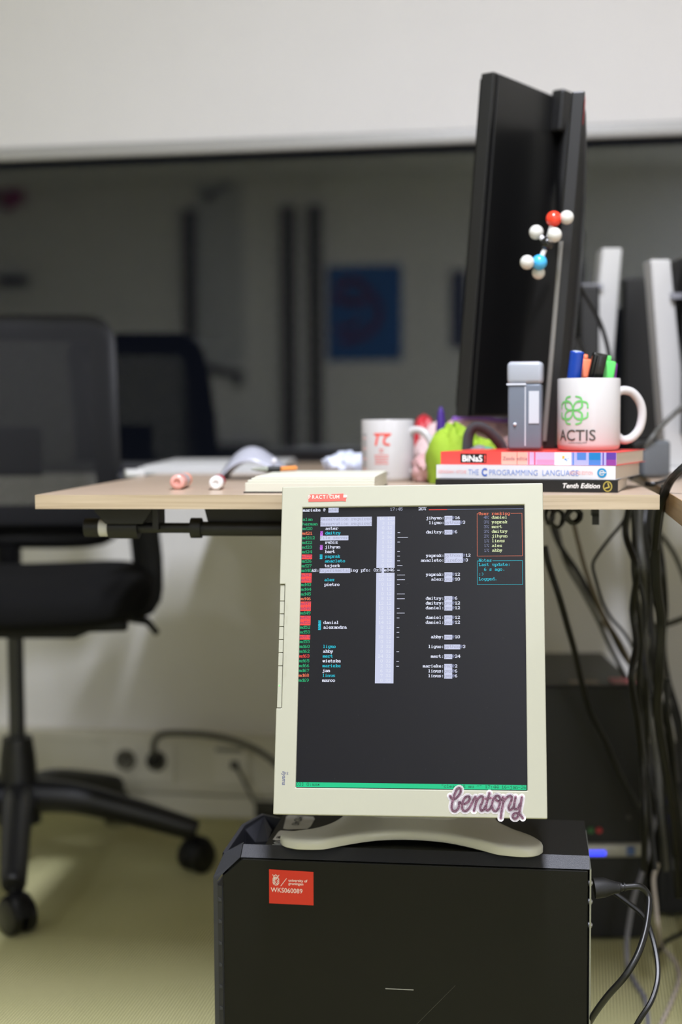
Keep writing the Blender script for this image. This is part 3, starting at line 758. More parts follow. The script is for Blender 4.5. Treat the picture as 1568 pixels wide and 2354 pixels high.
# --- glitter sticker with the joined-up word
def BL(x, y):
    px_, py_ = 1000 + x / 6.031, 1780 + y / 6.031
    o_ = MM.inverted() @ O; d_ = MM.to_3x3().inverted() @ ray(px_, py_); q_ = o_ + d_ * ((.0043 - o_.z) / d_.z); return (q_.x, q_.y)
strokes = [[(210, 298), (228, 330), (262, 345), (300, 325), (340, 275), (360, 225), (345, 192), (310, 205), (280, 260), (255, 340), (235, 420), (235, 480), (265, 512), (305, 495), (332, 450), (335, 395), (352, 392), (400, 412), (455, 385), (482, 345), (470, 310), (435, 312), (400, 350), (375, 425), (385, 490), (425, 508), (470, 475), (510, 405), (545, 335), (562, 315)],
           [(580, 330), (565, 410), (540, 510)], [(562, 410), (600, 335), (640, 305), (668, 325), (655, 390), (628, 450), (640, 500), (675, 490), (700, 440)],
           [(757, 258), (738, 330), (715, 410), (708, 480), (730, 500), (768, 470), (785, 440)], [(700, 340), (782, 326)],
           [(850, 300), (812, 345), (792, 420), (805, 490), (845, 508), (880, 470), (900, 400), (905, 340), (880, 300), (845, 305), (840, 345), (880, 372), (925, 350), (945, 315)],
           [(958, 330), (940, 430), (922, 530), (912, 612)], [(940, 400), (975, 345), (1015, 308), (1052, 302), (1066, 335), (1045, 400), (1022, 455), (1035, 495), (1068, 482), (1095, 440)],
           [(1118, 312), (1104, 390), (1095, 455), (1115, 482), (1150, 470), (1178, 410)], [(1205, 312), (1192, 400), (1178, 480), (1160, 560), (1130, 608), (1095, 612), (1078, 580), (1098, 545), (1140, 538), (1180, 560), (1218, 608)]]
m = MB(); m.M = NM
for st in strokes:
    m.ribbon([BL(*p) for p in spl2(st, 4)], 86 / 6.031 / 1945, .0044 - .0)
m.ribbon([BL(*p) for p in ((270, 300), (270, 480), (430, 400), (600, 420), (760, 410), (850, 410), (1000, 400), (1130, 400))], 90 / 6.031 / 1945, .0044)
m.mi = 1
for st in strokes:
    m.ribbon([BL(*p) for p in spl2(st, 5)], 33 / 6.031 / 1945, .0047)
gl = mat('sticker_glitter', '8C5A72', 0.5)
nt = gl.node_tree; tc = nt.nodes.new('ShaderNodeTexCoord'); vo = nt.nodes.new('ShaderNodeTexVoronoi'); vo.inputs['Scale'].default_value = 1500
nt.links.new(tc.outputs['Object'], vo.inputs['Vector'])
rp = nt.nodes.new('ShaderNodeValToRGB'); rp.color_ramp.elements[0].color = lin('4E2E42'); rp.color_ramp.elements[1].color = lin('C08FA6')
sp = nt.nodes.new('ShaderNodeSeparateColor'); nt.links.new(vo.outputs['Color'], sp.inputs[0]); nt.links.new(sp.outputs[0], rp.inputs[0])
nt.links.new(rp.outputs[0], nt.nodes['Principled BSDF'].inputs['Base Color'])
m.build('word_sticker', [mat('sticker_edge_white', 'F3EEF2', 0.5), gl], mon)

# --- foot and neck
def base_pt(u, v): return NI @ (TM @ Vector((u, v, 0)))
out = [(.0790, .024), (.0850, .0115), (.0965, .0045), (.112, .0025), (.134, .0060), (.165, .0200), (.2008, .0330), (.2436, .0370), (.2874, .0330), (.3261, .0200), (.3529, .0080), (.379, .0030),
       (.3945, .0060), (.4030, .0170), (.4035, .0300), (.392, .052), (.368, .078), (.350, .095), (.341, .122), (.330, .150), (.300, .164), (.245, .167), (.190, .164), (.165, .150), (.1535, .115), (.146, .085), (.1265, .060), (.1024, .042), (.0850, .033)]
out = spl2(out + [out[0]], 4)[:-1]
cu, cv = .243, .085
def arch(u, v):
    a = max(0.0, 1 - ((u - .243) / .105) ** 2); return .0065 * a
def hill(u, v):
    a = max(0.0, 1 - ((u - .243) / .125) ** 2); return .016 * a * min(1, max(0, (v - .03) / .07)) ** 1.3
m = MB(); vs = []; fs = []; n = len(out)
layers = [(0.985, 'b', 0.0), (1.0, 'b', .0015), (1.0, 't', -.0045), (.985, 't', -.0015), (.955, 't', 0), (.85, 't', 0.001), (.7, 't', 0.0012), (.5, 't', .0014), (.3, 't', .0014), (.12, 't', .0014)]
for s, k, dz in layers:
    for (u, v) in out:
        uu, vv = cu + (u - cu) * (1 - (1 - s)), cv + (v - cv) * s
        if s > .9: uu = u + (cu - u) * (1 - s) * .6
        z = .3865 + arch(uu, vv) + dz if k == 'b' else .3995 + arch(uu, vv) * .5 + hill(uu, vv) + dz
        vs.append(NI @ (TM @ Vector((uu, vv, z))))
for i in range(len(layers) - 1):
    for k in range(n):
        a, b_ = i * n + k, i * n + (k + 1) % n
        fs.append((a, b_, b_ + n, a + n))
fs.append(tuple(range((len(layers) - 1) * n, len(layers) * n))); fs.append(tuple(range(n - 1, -1, -1)))
m.add(vs, fs, True); m.build('stand_foot', mat('stand_white', 'C6C5BC', 0.32, spec=0.5), mon)
m = MB(); vs = []; fs = []; prof = [(.403, .105, .085, .050), (.412, .105, .060, .036), (.430, .102, .046, .024), (.47, .095, .040, .018), (.55, .078, .038, .016), (.64, .060, .038, .016), (.68, .052, .036, .014)]
for z, v, rx, ry in prof:
    for k in range(32):
        a = 2 * PI * k / 32; sx = abs(math.cos(a)) ** .6 * (1 if math.cos(a) > 0 else -1); sy = abs(math.sin(a)) ** .6 * (1 if math.sin(a) > 0 else -1)
        vs.append(NI @ (TM @ Vector((.243 + rx * sx, v + ry * sy, z))))
for i in range(len(prof) - 1):
    for k in range(32):
        a, b_ = i * 32 + k, i * 32 + (k + 1) % 32
        fs.append((a, b_, b_ + 32, a + 32))
fs.append(tuple(range((len(prof) - 1) * 32, len(prof) * 32)))
m.add(vs, fs, True); m.build('stand_neck', MATS['stand_white'], mon)
m = MB(); m.M = NM; m.b2(-.03, .03, -.05, .05, -.075, -.05); m.build('hinge_plate', MATS['stand_white'], mon, .003)

# ------------------------------------------------------------ desk
DZ = 0.82; DA = math.radians(-6.3)
DM = frame((-.399, 1.852, 0), DA); DI = DM.inverted()
DL = 1.28
dtop = wood_mat('desk_laminate', 'B09B86', 'BCA792', (2.0, 26, 26), 0.32)
dedge = wood_mat('desk_edge', 'A8957A', 'C0AE94', (1.6, 60, 90), 0.4)
desk = thing('office_desk', 'pale wood office desk behind the beige monitor, short end towards us', 'desk', M=DM)
m = MB(); m.b2(.0015, .7985, .0015, DL, DZ - .018, DZ); m.build('desk_top', dtop, desk)
m = MB(); m.b2(0, .80, 0, .0015, DZ - .0182, DZ + .0001); m.b2(0, .0015, .0015, DL, DZ - .0182, DZ + .0001); m.b2(.7985, .80, .0015, DL, DZ - .0182, DZ + .0001)
m.build('edge_band', dedge, desk)
def dk(px, py, Y): return DI @ aty(px, py, Y)
fm = mat('desk_frame_black', '0B0B09', 0.5, bump=0.2, bscale=900)
m = MB()
m.prism([(.070, .802), (.070, .797), (.085, .780), (.135, .780), (.150, .802)], 'y', .03, .10); m.b2(.148, .156, .03, .07, .772, .802)
m.build('corner_bracket', fm, desk, .001)
zr = .7735
m = MB(); m.cyl((.052, .05, zr), (.072, .05, zr), .0125); m.cyl((.085, .05, zr), (.125, .05, zr), .0145); m.b2(.09, .118, .038, .062, .766, .795)
m.cyl((.12, .05, zr), (.205, .05, zr), .0068); m.cyl((.196, .05, zr), (.210, .05, zr), .0135, 24)
m.cyl((.210, .05, zr - .001), (.62, .05, zr - .001), .0095)
m.build('cross_bar', fm, desk)
m = MB(); m.cyl((.0705, .05, zr), (.0865, .05, zr), .0118, 24); m.build('white_ring', mat('ring_white', 'C9C7C4', 0.5), desk)
m = MB(); m.prism([(.212, .802), (.218, .778), (.60, .778), (.606, .802)], 'y', .055, .20); m.build('motor_box', fm, desk, .001)
for y in (.28, 1.16):
    m = MB(); m.b2(.36, .44, y - .03, y + .03, .03, .80); m.b2(.37, .43, y - .025, y + .025, .02, .5); m.b2(.24, .58, y - .03, y + .03, .785, .802); m.b2(.28, .52, y - .04, y + .04, 0.0, .03)
    m.build('leg', fm, desk, .002)
m = MB(); m.b2(.724, .733, .10, .13, .786, .802); m.b2(.724, .733, .10, .104, .775, .79); m.build('cable_hook', BLACKP, desk)

# --- second desk to the right
e0 = Vector((.424, 1.84, 0)); EA = math.atan2(-.143, 1.0)
EM = frame((.338, 1.24, 0), EA)
desk2 = thing('office_desk', 'pale wood office desk at the right edge, carrying the two silver monitor stands', 'desk', M=EM)
EI = EM.inverted()
m = MB(); m.b2(.0015, 1.2, 0.0, 1.72, DZ - .030, DZ - .001); m.build('desk_top', dtop, desk2)
m = MB(); m.b2(0, .0015, 0, 1.72, DZ - .030, DZ - .0009); m.build('edge_band', wood_mat('desk_edge_brown', '8A6C47', '9C7D55', (60, 1.6, 90), 0.4), desk2)
for y in (.15, 1.5):
    m = MB(); m.b2(.60, .66, y - .03, y + .03, .03, .79); m.b2(.25, 1.1, y - .035, y + .035, 0, .03); m.build('leg', fm, desk2, .002)

# ------------------------------------------------------------ things on the desk
def on_desk(px, py, z=DZ): return atz(px, py, z)
def lay(name, label, cat, p, yaw=0.0, group=None, z=None):
    return thing(name, label, cat, (p.x, p.y, DZ if z is None else z), yaw, group)
# two markers lying on their sides, ends towards us
def lying_marker(px, py, r, L, yaw, name, label, mats, white=False):
    p = on_desk(px, py); t = lay(name, label, 'marker', p, yaw)
    R = Matrix.Rotation(-PI / 2, 3, 'X')
    m = MB(); m.lathe([(r * .42, .003), (r * .45, 0), (r * .72, 0), (r * .95, .002), (r, .008), (r, L * .40), (r * .97, L * .42)], 28, (0, 0, r), R)
    if white:
        m.mi = 0
    m.build('cap', mats[0], t)
    if white:
        m = MB()
        for k in range(10):
            a = 2 * PI * k / 10; m.box((r * .70 * math.cos(a), .004, r + r * .70 * math.sin(a)), (.0016, .008, .0016))
        m.build('cap_grip', mats[0], t)
    m = MB(); m.lathe([(r * .97, L * .42), (r * .97, L * .74)], 28, (0, 0, r), R); m.build('label_sleeve', mats[1], t)
    m = MB(); m.lathe([(r * .98, L * .74), (r * .98, L * .97), (r * .7, L), (1e-6, L)], 28, (0, 0, r), R); m.build('barrel', mats[2], t)
    return t
lying_marker(407, 1126, .0105, .085, -.03, 'marker_pen', 'pale pink capped marker lying end-on near the left of the desk',
             [mat('pink_plastic', 'F0B0A4', 0.3, trans=0.2), mat('grey_sleeve', 'A9A6A8', 0.4), mat('orange_plastic', 'F0A183', 0.4)])
lying_marker(496, 1127, .0096, .075, .02, 'marker_pen', 'white ended marker with dark red barrel lying end-on beside the cream pad',
             [mat('cap_white', 'E6E4E3', 0.35), mat('dark_red', 'A8333C', 0.4), mat('dark_red', 'A8333C', 0.4)], True)
# cream pad
p = on_desk(563, 1134); 
pad = thing('note_pad', 'thick cream paper pad with a black backing, pen lying across it', 'notepad', (p.x, p.y + .004, DZ), DA)
WP = (aty(862, 1100, 1.86).x - p.x)
m = MB(); m.b2(-.002, WP + .001, -.001, .215, 0, .0016); m.build('backing', INK, pad)
pg = mat('cream_paper', 'C9C8B8', 0.75); 
m = MB(); m.b2(0, WP, 0, .21, .0016, .0135); m.b2(.003, WP, .003, .21, .0135, .0170); m.b2(.0075, WP, .006, .21, .0170, .0195); m.b2(.011, WP, .012, .21, .0195, .0212)
m.build('paper_block', pg, pad, .0006)
# pen
pz = DZ + .0212
a = atz(577, 1079, pz + .004); d = Matrix.Rotation(math.radians(4), 3, 'Z') @ Vector((1, .05, 0)).normalized()
pen = thing('ballpoint_pen', 'pen with clear tip, black grip and orange barrel lying on the cream pad', 'pen', (a.x, a.y, pz), 0.0)
m = MB(); m.tube([Vector((0, 0, .004)), Vector((.011, .001, .004)), Vector((.024, .002, .0042))], [.0008, .0030, .0042], 14); m.build('tip', mat('clear_tip', 'C9D2C4', 0.15, trans=0.6), pen)
m = MB(); m.tube([Vector((.024, .002, .0042)), Vector((.0415, .0045, .0042))], [.0040, .0040], 14); m.build('grip', BLACKR, pen)
m = MB(); m.tube([Vector((.0415, .0045, .0042)), Vector((.062, .034, .0042)), Vector((.053, .036, .0042))], [.0036, .0036, .003], 14); m.build('barrel', mat('orange_barrel', 'E0904A', 0.35), pen)
# translucent curved cover
c = on_desk(575, 1100); cq = aty(588, 1090, 2.30); cov = thing('plastic_cover', 'translucent grey curved plastic cover arching over the desk behind the cream pad', 'cover', (cq.x, 2.30, DZ), -.05)
sc = 2.30 / F_PX
def shell(px_, py_, dy): return ((px_ - 588) * sc, dy, (1097 - py_) * sc + .001)
prof = [(505, 1098), (512, 1078), (530, 1052), (552, 1032), (575, 1024), (598, 1028), (620, 1042), (642, 1058), (662, 1078), (672, 1097)]
pr = spl2(prof, 4)
m = MB()
def fshell(u, v):
    i = u * (len(pr) - 1); k = min(int(i), len(pr) - 2); f = i - k
    x = pr[k][0] * (1 - f) + pr[k + 1][0] * f; y = pr[k][1] * (1 - f) + pr[k + 1][1] * f
    s = math.sin(PI * (.10 + .80 * v)) ** .6
    x = 588 + (x - 588) * (.80 + .20 * s); y = 1098 - (1098 - y) * (.15 + .85 * s)
    return shell(x, y, -.05 + .12 * v)
m.grid(fshell, 36, 14)
o = m.build('shell', mat('cloudy_plastic', 'BFC1CE', 0.3, trans=0.25, spec=0.6), cov); o.modifiers.new('thickness', 'SOLIDIFY').thickness = .0015
m = MB(); m.sphere(shell(637, 1055, -.045), .004, 14); m.build('glint', mat('glint_white', 'EFEFF5', 0.2), cov)  # small white ball as a painted glint on the cover
# papers at the back left
for (x0, y0, x1, yb, dz, nm) in ((352, 1092, 520, 1064, .003, 'flat stack of white paper at the back left of the desk'),):
    A = on_desk(x0, y0); B = on_desk(x1, y0); 
    t = thing('paper_stack', nm, 'paper', (A.x, A.y, DZ), DA)
    for k in range(4):
        m = MB(); m.box(((B.x - A.x) / 2 + .003 * k, .25 + .01 * k, .002 + .0035 * k), (B.x - A.x + .12, .42, .0032), Matrix.Rotation(.03 * k, 3, 'Z')); m.build('sheet_bundle', PAPER, t)
A = on_desk(286, 1097)
m = MB(); m.M = Matrix.Translation((A.x + .002, A.y + .02, DZ)) @ Matrix.Rotation(.2, 4, 'Z'); m.rbox((0.012, 0, .006), (.032, .05, .012), .003)
tag(m.build('eraser', PAPER), 'small white eraser at the left edge of the desk beside the chair', 'eraser')

# --- mugs
CER = mat('mug_ceramic', 'BFBDBC', 0.25, spec=0.4)
def mug(name, label, base, r, h, hang, mats=None):
    t = thing(name, label, 'mug', base)
    m = MB(); m.lathe([(r * .55, .002), (r * .9, .0), (r * .97, .003), (r, .008), (r, h - .0015), (r - .0008, h), (r - .003, h), (r - .0036, h - .002), (r - .0038, .008), (r * .6, .005), (1e-6, .005)], 56)
    m.build('body', CER, t)
    cs, sn = math.cos(hang), math.sin(hang)
    pts = [(r * .96, h * .80), (r * 1.18, h * .835), (r * 1.5, h * .80), (r * 1.76, h * .66), (r * 1.84, h * .48), (r * 1.74, h * .29), (r * 1.48, h * .165), (r * 1.18, h * .135), (r * .96, h * .20)]
    m = MB(); m.tube([Vector((a * cs, a * sn, z)) for a, z in pts], (.0052, .0062), 14, 5) if False else m.tube(spline([Vector((a * cs, a * sn, z)) for a, z in pts], 5), [(.0055, .0060)] * (8 * 5 + 1), 14)
    m.build('handle', CER, t)
    return t
zb = DZ + .0530
def cylmap(r, ang0, z0):                 # text space -> mug wall; ang0 = direction facing the camera
    def P(x, y, z): a = ang0 + x / r; rr = r + .0005 + z; return (rr * math.cos(a), rr * math.sin(a), z0 + y)
    return P
# ACTIS mug on the books
mp = aty(1353, 1043, 1.915); mr = .0418; mh = .0955
m1 = mug('pen_mug', 'white mug with green knot logo and ACTIS lettering, full of pens on the books', (mp.x, mp.y, zb), mr, mh, math.radians(12))
fa = math.atan2(-mp.y, -mp.x)             # towards the camera
def A1(px_, py_):                         # pixel -> (arc, height) on the front of the mug
    s = aty(px_, py_, mp.y - mr * .8); dx = (s.x - (mp.x - .006)) / mr; dx = max(-.985, min(.985, dx)); return (mr * math.asin(dx), s.z - zb)
gm_ = mat('logo_green', '6DBE6A', 0.4); tx = mat('logo_text', '4A4A46', 0.5)
m = MB(); PM = cylmap(mr, fa, 0)
lc = A1(1321, 943)
def knot(x, y): return (lc[0] - .002 + x * .0195, lc[1] + y * .0190)
for sx_ in (1, -1):
    for sy_ in (1, -1):
        m.ribbon([knot(a * sx_, b_ * sy_) for a, b_ in spl2([(0, 0), (.42, .05), (.66, .30), (.60, .60), (.35, .62), (.10, .40), (0, 0)], 4)], .0022, 0, PM)
        m.ribbon([knot(a * sx_, b_ * sy_) for a, b_ in spl2([(.62, .30), (.62, .66), (.52, .88), (.22, .96)], 4)], .0022, 0, PM)
        m.ribbon([knot(a * sx_, b_ * sy_) for a, b_ in spl2([(.30, .58), (.70, .60), (.98, .48), (1.02, .18)], 4)], .0022, 0, PM)
m.mi = 1
t0 = A1(1283, 1013)
m.text('ACTIS', .0205, lambda x, y, z: PM(-.0455 + x, t0[1] + y, z), bold=.00022, sx=1.0)
t0 = A1(1300, 1019.5)
m.text('studievereniging ARM', .0030, lambda x, y, z: PM(-.0285 + x, t0[1] + y, z))
m.build('printed_logo', [gm_, tx], m1)
# pens in it
def upright_pen(name, label, cat, px0, py0, px1, py1, r, Yoff, parts, flat=None):
    """top centre pixel px0,py0; pixel px1,py1 on the line near the rim"""
    a = aty(px0, py0, mp.y + Yoff); b_ = aty(px1, py1, mp.y + Yoff * .6)
    ax = (a - b_).normalized(); L = (a.z - (zb + .006)) / ax.z; foot = a - ax * L
    t = thing(name, label, cat, foot, 0)
    q = Vector((0, 0, 1)).rotation_difference(ax).to_matrix().to_4x4()
    for pn, z0, z1, rr, mt in parts:
        m = MB(); m.M = q
        if flat: m.rbox((0, 0, L - (z0 + z1) / 2), (rr * 2, rr * 1.3, z1 - z0), rr * .3)
        else: m.lathe([(rr * .8, L - z1), (rr, L - z1 + .001), (rr, L - z0 - .001), (rr * .9, L - z0), (1e-6, L - z0)], 20)
        m.build(pn, mt, t)
    return t, q, L
BLU = mat('marker_blue', '123E9E', 0.3); BLU2 = mat('marker_blue_dark', '0A2C8C', 0.3)
t, q, L = upright_pen('board_marker', 'thick blue marker standing at the left of the ACTIS mug', 'marker', 1327, 808, 1320, 868, .0098, -.012,
            [('cap', .0, .038, .0094, BLU), ('barrel', .038, .118, .0100, BLU2)])
m = MB(); m.M = q; m.lathe([(.0062, L - .0002), (.0062, L + .0006), (1e-6, L + .0006)], 16); m.build('end_disc', mat('disc_pale', 'C8D4EC', 0.3), t)
t, q, L = upright_pen('highlighter_pen', 'orange highlighter behind the blue marker in the ACTIS mug', 'highlighter', 1348, 826, 1345, 870, .0078, .010,
            [('cap', .0, .026, .0072, mat('hl_orange', 'FF8058', 0.35)), ('collar', .026, .034, .0068, mat('collar_white', 'E8D8D4', 0.4)), ('barrel', .034, .105, .0072, mat('hl_orange', 'FF8058'))], True)
m = MB(); m.M = q; m.rbox((-.0015, -.002, L + .0025), (.006, .006, .007), .002); m.build('clip', mat('hl_orange', 'FF8058'), t)
t, q, L = upright_pen('board_marker', 'black angular marker leaning in the middle of the ACTIS mug', 'marker', 1380, 812, 1368, 868, .0105, -.010,
            [('cap', .0, .045, .0098, mat('marker_black', '10100E', 0.22)), ('barrel', .045, .115, .0088, mat('marker_black', '10100E'))], True)
m = MB(); m.M = q; m.rbox((-.003, -.0085, L - .022), (.004, .004, .040), .0015); m.build('clip', MATS['marker_black'], t)
t, q, L = upright_pen('highlighter_pen', 'green highlighter at the right of the pens in the ACTIS mug', 'highlighter', 1402, 830, 1396, 868, .0080, .006,
            [('cap', .0, .030, .0082, mat('hl_green', '54C95A', 0.35)), ('collar', .030, .037, .0078, mat('collar_pale', 'D8E4EC', 0.3)), ('barrel', .037, .105, .0078, mat('hl_green', '54C95A'))], True)
m = MB(); m.M = q; m.rbox((-.002, -.002, L + .0025), (.006, .006, .008), .002); m.build('clip', MATS['hl_green'], t)
upright_pen('felt_pen', 'thin purple pen just showing behind the green highlighter', 'pen', 1411, 836, 1408, 868, .0055, .016,
            [('cap', .0, .04, .0052, mat('pen_purple', '6A2A78', 0.35)), ('barrel', .04, .11, .0050, mat('pen_purple', '6A2A78'))])
# TC mug
mp2 = atz(893, 1108, DZ); mp2.y += .03
mp2 = aty(892, 1112, mp2.y) ; mr2 = .0405
m2 = mug('printed_mug', 'white mug with red TC emblem and small red print, behind the cream pad', (mp2.x, mp2.y, DZ), mr2, .0945, math.radians(-28))
fa2 = math.atan2(-mp2.y, -mp2.x); PM2 = cylmap(mr2, fa2, 0)
m = MB()
def tcp(pts, w_):
    d_ = []
    for (xa_, ya_), (xb_, yb_) in zip(pts[:-1], pts[1:]):
        d_ += [(xa_ + (xb_ - xa_) * k / 6, ya_ + (yb_ - ya_) * k / 6) for k in range(6)]
    m.ribbon(d_ + [pts[-1]], w_, 0, PM2)
for y0 in (.0735, .0725, .0715): tcp([(-.021, y0), (.0045, y0)], .0012)
tcp([(-.0150, .0725), (-.0185, .0570)], .0036); tcp(spl2([(.0020, .0715), (-.0030, .0690), (-.0058, .0630), (-.0045, .0580), (.0020, .0568)], 5), .0034)
for i, (y0, n_) in enumerate(((.0495, 3), (.0455, 3), (.040, 9), (.036, 9), (.032, 8), (.028, 9))):
    for k in range(n_):
        x = -.0215 + (.0235 - n_ * .0024) * .5 + k * .00245; m.ribbon([(x, y0), (x + .0011, y0 + .0012), (x + .0014, y0)], .0008, 0, PM2)
m.mi = 1
for k in range(11):
    y = .018 + k * .0052
    m.mi = 1 if k % 3 else 2
    m.ribbon([(-.0450, y), (-.0420, y + .002), (-.0455, y + .003)], .0011, 0, PM2); m.ribbon([(-.039, y), (-.0375, y + .0025)], .0010, 0, PM2)
m.mi = 1
for k in range(5): m.ribbon([(-.0085 + k * .0022, .013), (-.0075 + k * .0022, .014)], .0009, 0, PM2)
m.build('printed_decoration', [mat('print_red', 'E24B3E', 0.45), mat('print_dark', '4C4C52', 0.5), mat('print_pink', 'E08A84', 0.5)], m2)

# --- books, spines towards us
def book(name, label, px0, px1, z0, th, depth, cover, pages, yaw, Yr, ov=.003):
    """px1: pixel of the near right corner at depth Yr; the spine runs back to the left as far as pixel px0"""
    xr = aty(px1, 1100, Yr).x; th_ = -yaw; t0_ = aty(px0, 1100, 1.0).x
    L = (xr - t0_ * Yr) / (math.cos(th_) + t0_ * math.sin(th_))
    t = thing(name, label, 'book', (xr - L * math.cos(th_), Yr + L * math.sin(th_), z0), yaw)
    m = MB(); c = .0007
    m.b2(0, L, 0, depth, 0, c); m.b2(0, L, 0, depth, th - c, th); m.b2(0, L, 0, .0012, 0, th)
    m.build('cover', cover, t, .0004)
    m = MB(); m.b2(ov, L - ov * .3, .0012, depth - ov, c, th - c); m.build('page_block', pages, t, .0004)
    return t, L
pgm = bpy.data.materials.new('page_edges'); pgm.use_nodes = True; nt = pgm.node_tree; b_ = nt.nodes['Principled BSDF']
tc = nt.nodes.new('ShaderNodeTexCoord'); wv = nt.nodes.new('ShaderNodeTexWave'); wv.bands_direction = 'Z'; wv.inputs['Scale'].default_value = 500; wv.inputs['Distortion'].default_value = 3
nt.links.new(tc.outputs['Object'], wv.inputs['Vector']); rp = nt.nodes.new('ShaderNodeValToRGB'); rp.color_ramp.elements[0].color = lin('BDB3A6'); rp.color_ramp.elements[1].color = lin('DDD4C6')
nt.links.new(wv.outputs['Fac'], rp.inputs[0]); nt.links.new(rp.outputs[0], b_.inputs['Base Color']); b_.inputs['Roughness'].default_value = .85
YB = on_desk(1421, 1133).y
Z1, Z2, Z3 = .0160, .0180, .0172
b1, L1 = book('book', 'black book marked Tenth Edition at the bottom of the pile', 1001, 1421, DZ, Z1, .150, mat('cover_black', '161616', 0.35, var=0.3, vscale=60), pgm, math.radians(-16), YB)
m = MB()
def SPN(L, th): return lambda fx, fz: (lambda x, y, z: (fx * L + x, -.0004 - z, fz * th + y))
P = SPN(L1, Z1)
m.text('Tenth Edition', .0088, P(.70, .36), shear=.25, bold=.00015)
m.build('spine_print', mat('print_white', 'E9E7E2', 0.5), b1)
m = MB(); m.mi = 1
m.ribbon([(.945 * L1 + .0052 * math.cos(a * PI / 8), Z1 * .5 + .0062 * math.sin(a * PI / 8)) for a in range(17)], .0014, 0, lambda x, y, z: (x, -.0004, y))
m.ribbon([(.945 * L1 - .003, Z1 * .35), (.945 * L1 + .002, Z1 * .45), (.945 * L1 + .0005, Z1 * .75)], .0016, 0, lambda x, y, z: (x, -.0005, y))
m.build('spine_badge', [mat('print_white', 'E9E7E2', 0.5), mat('print_gold', 'B7A64E', 0.4)], b1)
b2_, L2 = book('book', 'white book titled THE C PROGRAMMING LANGUAGE in the middle of the pile', 1003, 1415, DZ + Z1 + .0003, Z2, .176, mat('cover_white', 'D6D5D8', 0.3), pgm, math.radians(-22), YB + .002)
m = MB(); P = SPN(L2, Z2)
m.text('THE', .0106, P(.186, .28), sx=.76); m.text('PROGRAMMING  LANGUAGE', .0102, P(.303, .28), sx=.90); m.mi = 1; m.text('C', .0142, P(.262, .21), bold=.0005, sx=.78)
m.mi = 2; m.text('KERNIGHAN • RITCHIE', .0064, P(.012, .36), sx=.60); m.text('SECOND EDITION', .0062, P(.752, .37), sx=.60)
CM_ = [mat('print_blue', '7C94CC', 0.5), mat('print_blue_strong', '3D63B8', 0.5), mat('print_rose', 'E79A95', 0.5), mat('badge_teal', '1E86B8', 0.4), MATS['print_white']]
m.build('spine_print', CM_, b2_)
m = MB(); m.mi = 3; cx_, cz_ = .928 * L2, Z2 * .5
m.add([(cx_ + .0062 * math.cos(a * PI / 10), -.0004, cz_ + .0062 * math.sin(a * PI / 10)) for a in range(20)], [tuple(range(19, -1, -1))])
m.mi = 4; m.ribbon([(cx_ + .0030 * math.cos(a * PI / 8), cz_ + .0030 * math.sin(a * PI / 8)) for a in range(0, 15)] , .0013, 0, lambda x, y, z: (x, -.0006, y)); m.ribbon([(cx_ - .003, cz_), (cx_ + .005, cz_ + .0005)], .0011, 0, lambda x, y, z: (x, -.0006, y))
m.build('spine_badge', CM_, b2_)
b3, L3 = book('book', 'red and pastel BiNaS book on top of the pile, under the ACTIS mug', 1013, 1417, DZ + Z1 + Z2 + .0006, Z3, .168, mat('cover_red', 'E8433C', 0.35), pgm, math.radians(-24.5), YB + .004, .006)
m = MB()
def band(f0, f1, k, z0=.02, z1=.98, lift=.0002):
    m.mi = k; m.add([(f0 * L3, -lift, z0 * Z3), (f1 * L3, -lift, z0 * Z3), (f1 * L3, -lift, z1 * Z3), (f0 * L3, -lift, z1 * Z3)], [(0, 1, 2, 3)])
cols = ['E99A9A', 'D24B6E', 'C9A4C8', 'E9E6E4', '4E7CC4', 'A9A6D6', '5A3A98', '141414', 'E8A898', 'F2F0EC', 'E8B050', '3E86C8', 'D88AB0', 'E84A44', '8C3C90', '9A6A72', '1C78B8']
BM = [mat('binas_' + c.lower(), c, 0.38) for c in cols]
band(0.002, .999, 13, .0, 1.0, .0001); band(.358, .508, 8); band(.508, .62, 2); band(.446, .450, 13); band(.62, .66, 12); band(.512, .518, 13, lift=.0003); band(.545, .553, 1, lift=.0003); band(.56, .66, 12, .02, .42, .0003); band(.565, .66, 2, .42, .98, .0003)
band(.66, .752, 3); band(.752, 1.0, 5); band(.76, .768, 4, lift=.0003); band(.785, .835, 4, .4, .98, .0003); band(.785, .85, 5, .02, .4, .0003); band(.85, .915, 16, .42, .98, .0003); band(.85, .915, 4, .02, .42, .0003)
band(.925, .932, 6, lift=.0003); band(.945, .998, 6, .45, .98, .0003); band(.945, .998, 14, .02, .45, .0003)
band(.118, .272, 7, .12, .84, .0003)
m.build('spine_bands', BM, b3)
m = MB(); P = SPN(L3, Z3); m.mi = 9
P_ = lambda fx, fz: (lambda x, y, z: (fx * L3 + x, -.0006 - z, fz * Z3 + y))
m.text('BiNaS', .0118, P_(.128, .24), bold=.00025, sx=1.0)
m.mi = 13; m.text('!', .0125, P_(.256, .22), bold=.0004)
m.build('spine_title', BM, b3)
m = MB(); m.mi = 15; m.text('Zesde editie', .0068, P_(.366, .36))
m.build('spine_print', BM, b3)
m = MB(); m.mi = 10; m.add([(.703 * L3, -.0005, .5 * Z3), (.716 * L3, -.0005, .5 * Z3), (.716 * L3, -.0005, .72 * Z3), (.703 * L3, -.0005, .72 * Z3)], [(0, 1, 2, 3)])
m.mi = 11; m.b2(.716 * L3, .727 * L3, -.00045, -.0004, .39 * Z3, .51 * Z3); m.b2(.726 * L3, .731 * L3, -.0005, -.0004, .30 * Z3, .40 * Z3); m.b2(.733 * L3, .738 * L3, -.0005, -.0004, .46 * Z3, .55 * Z3)
m.build('spine_dots', BM, b3)

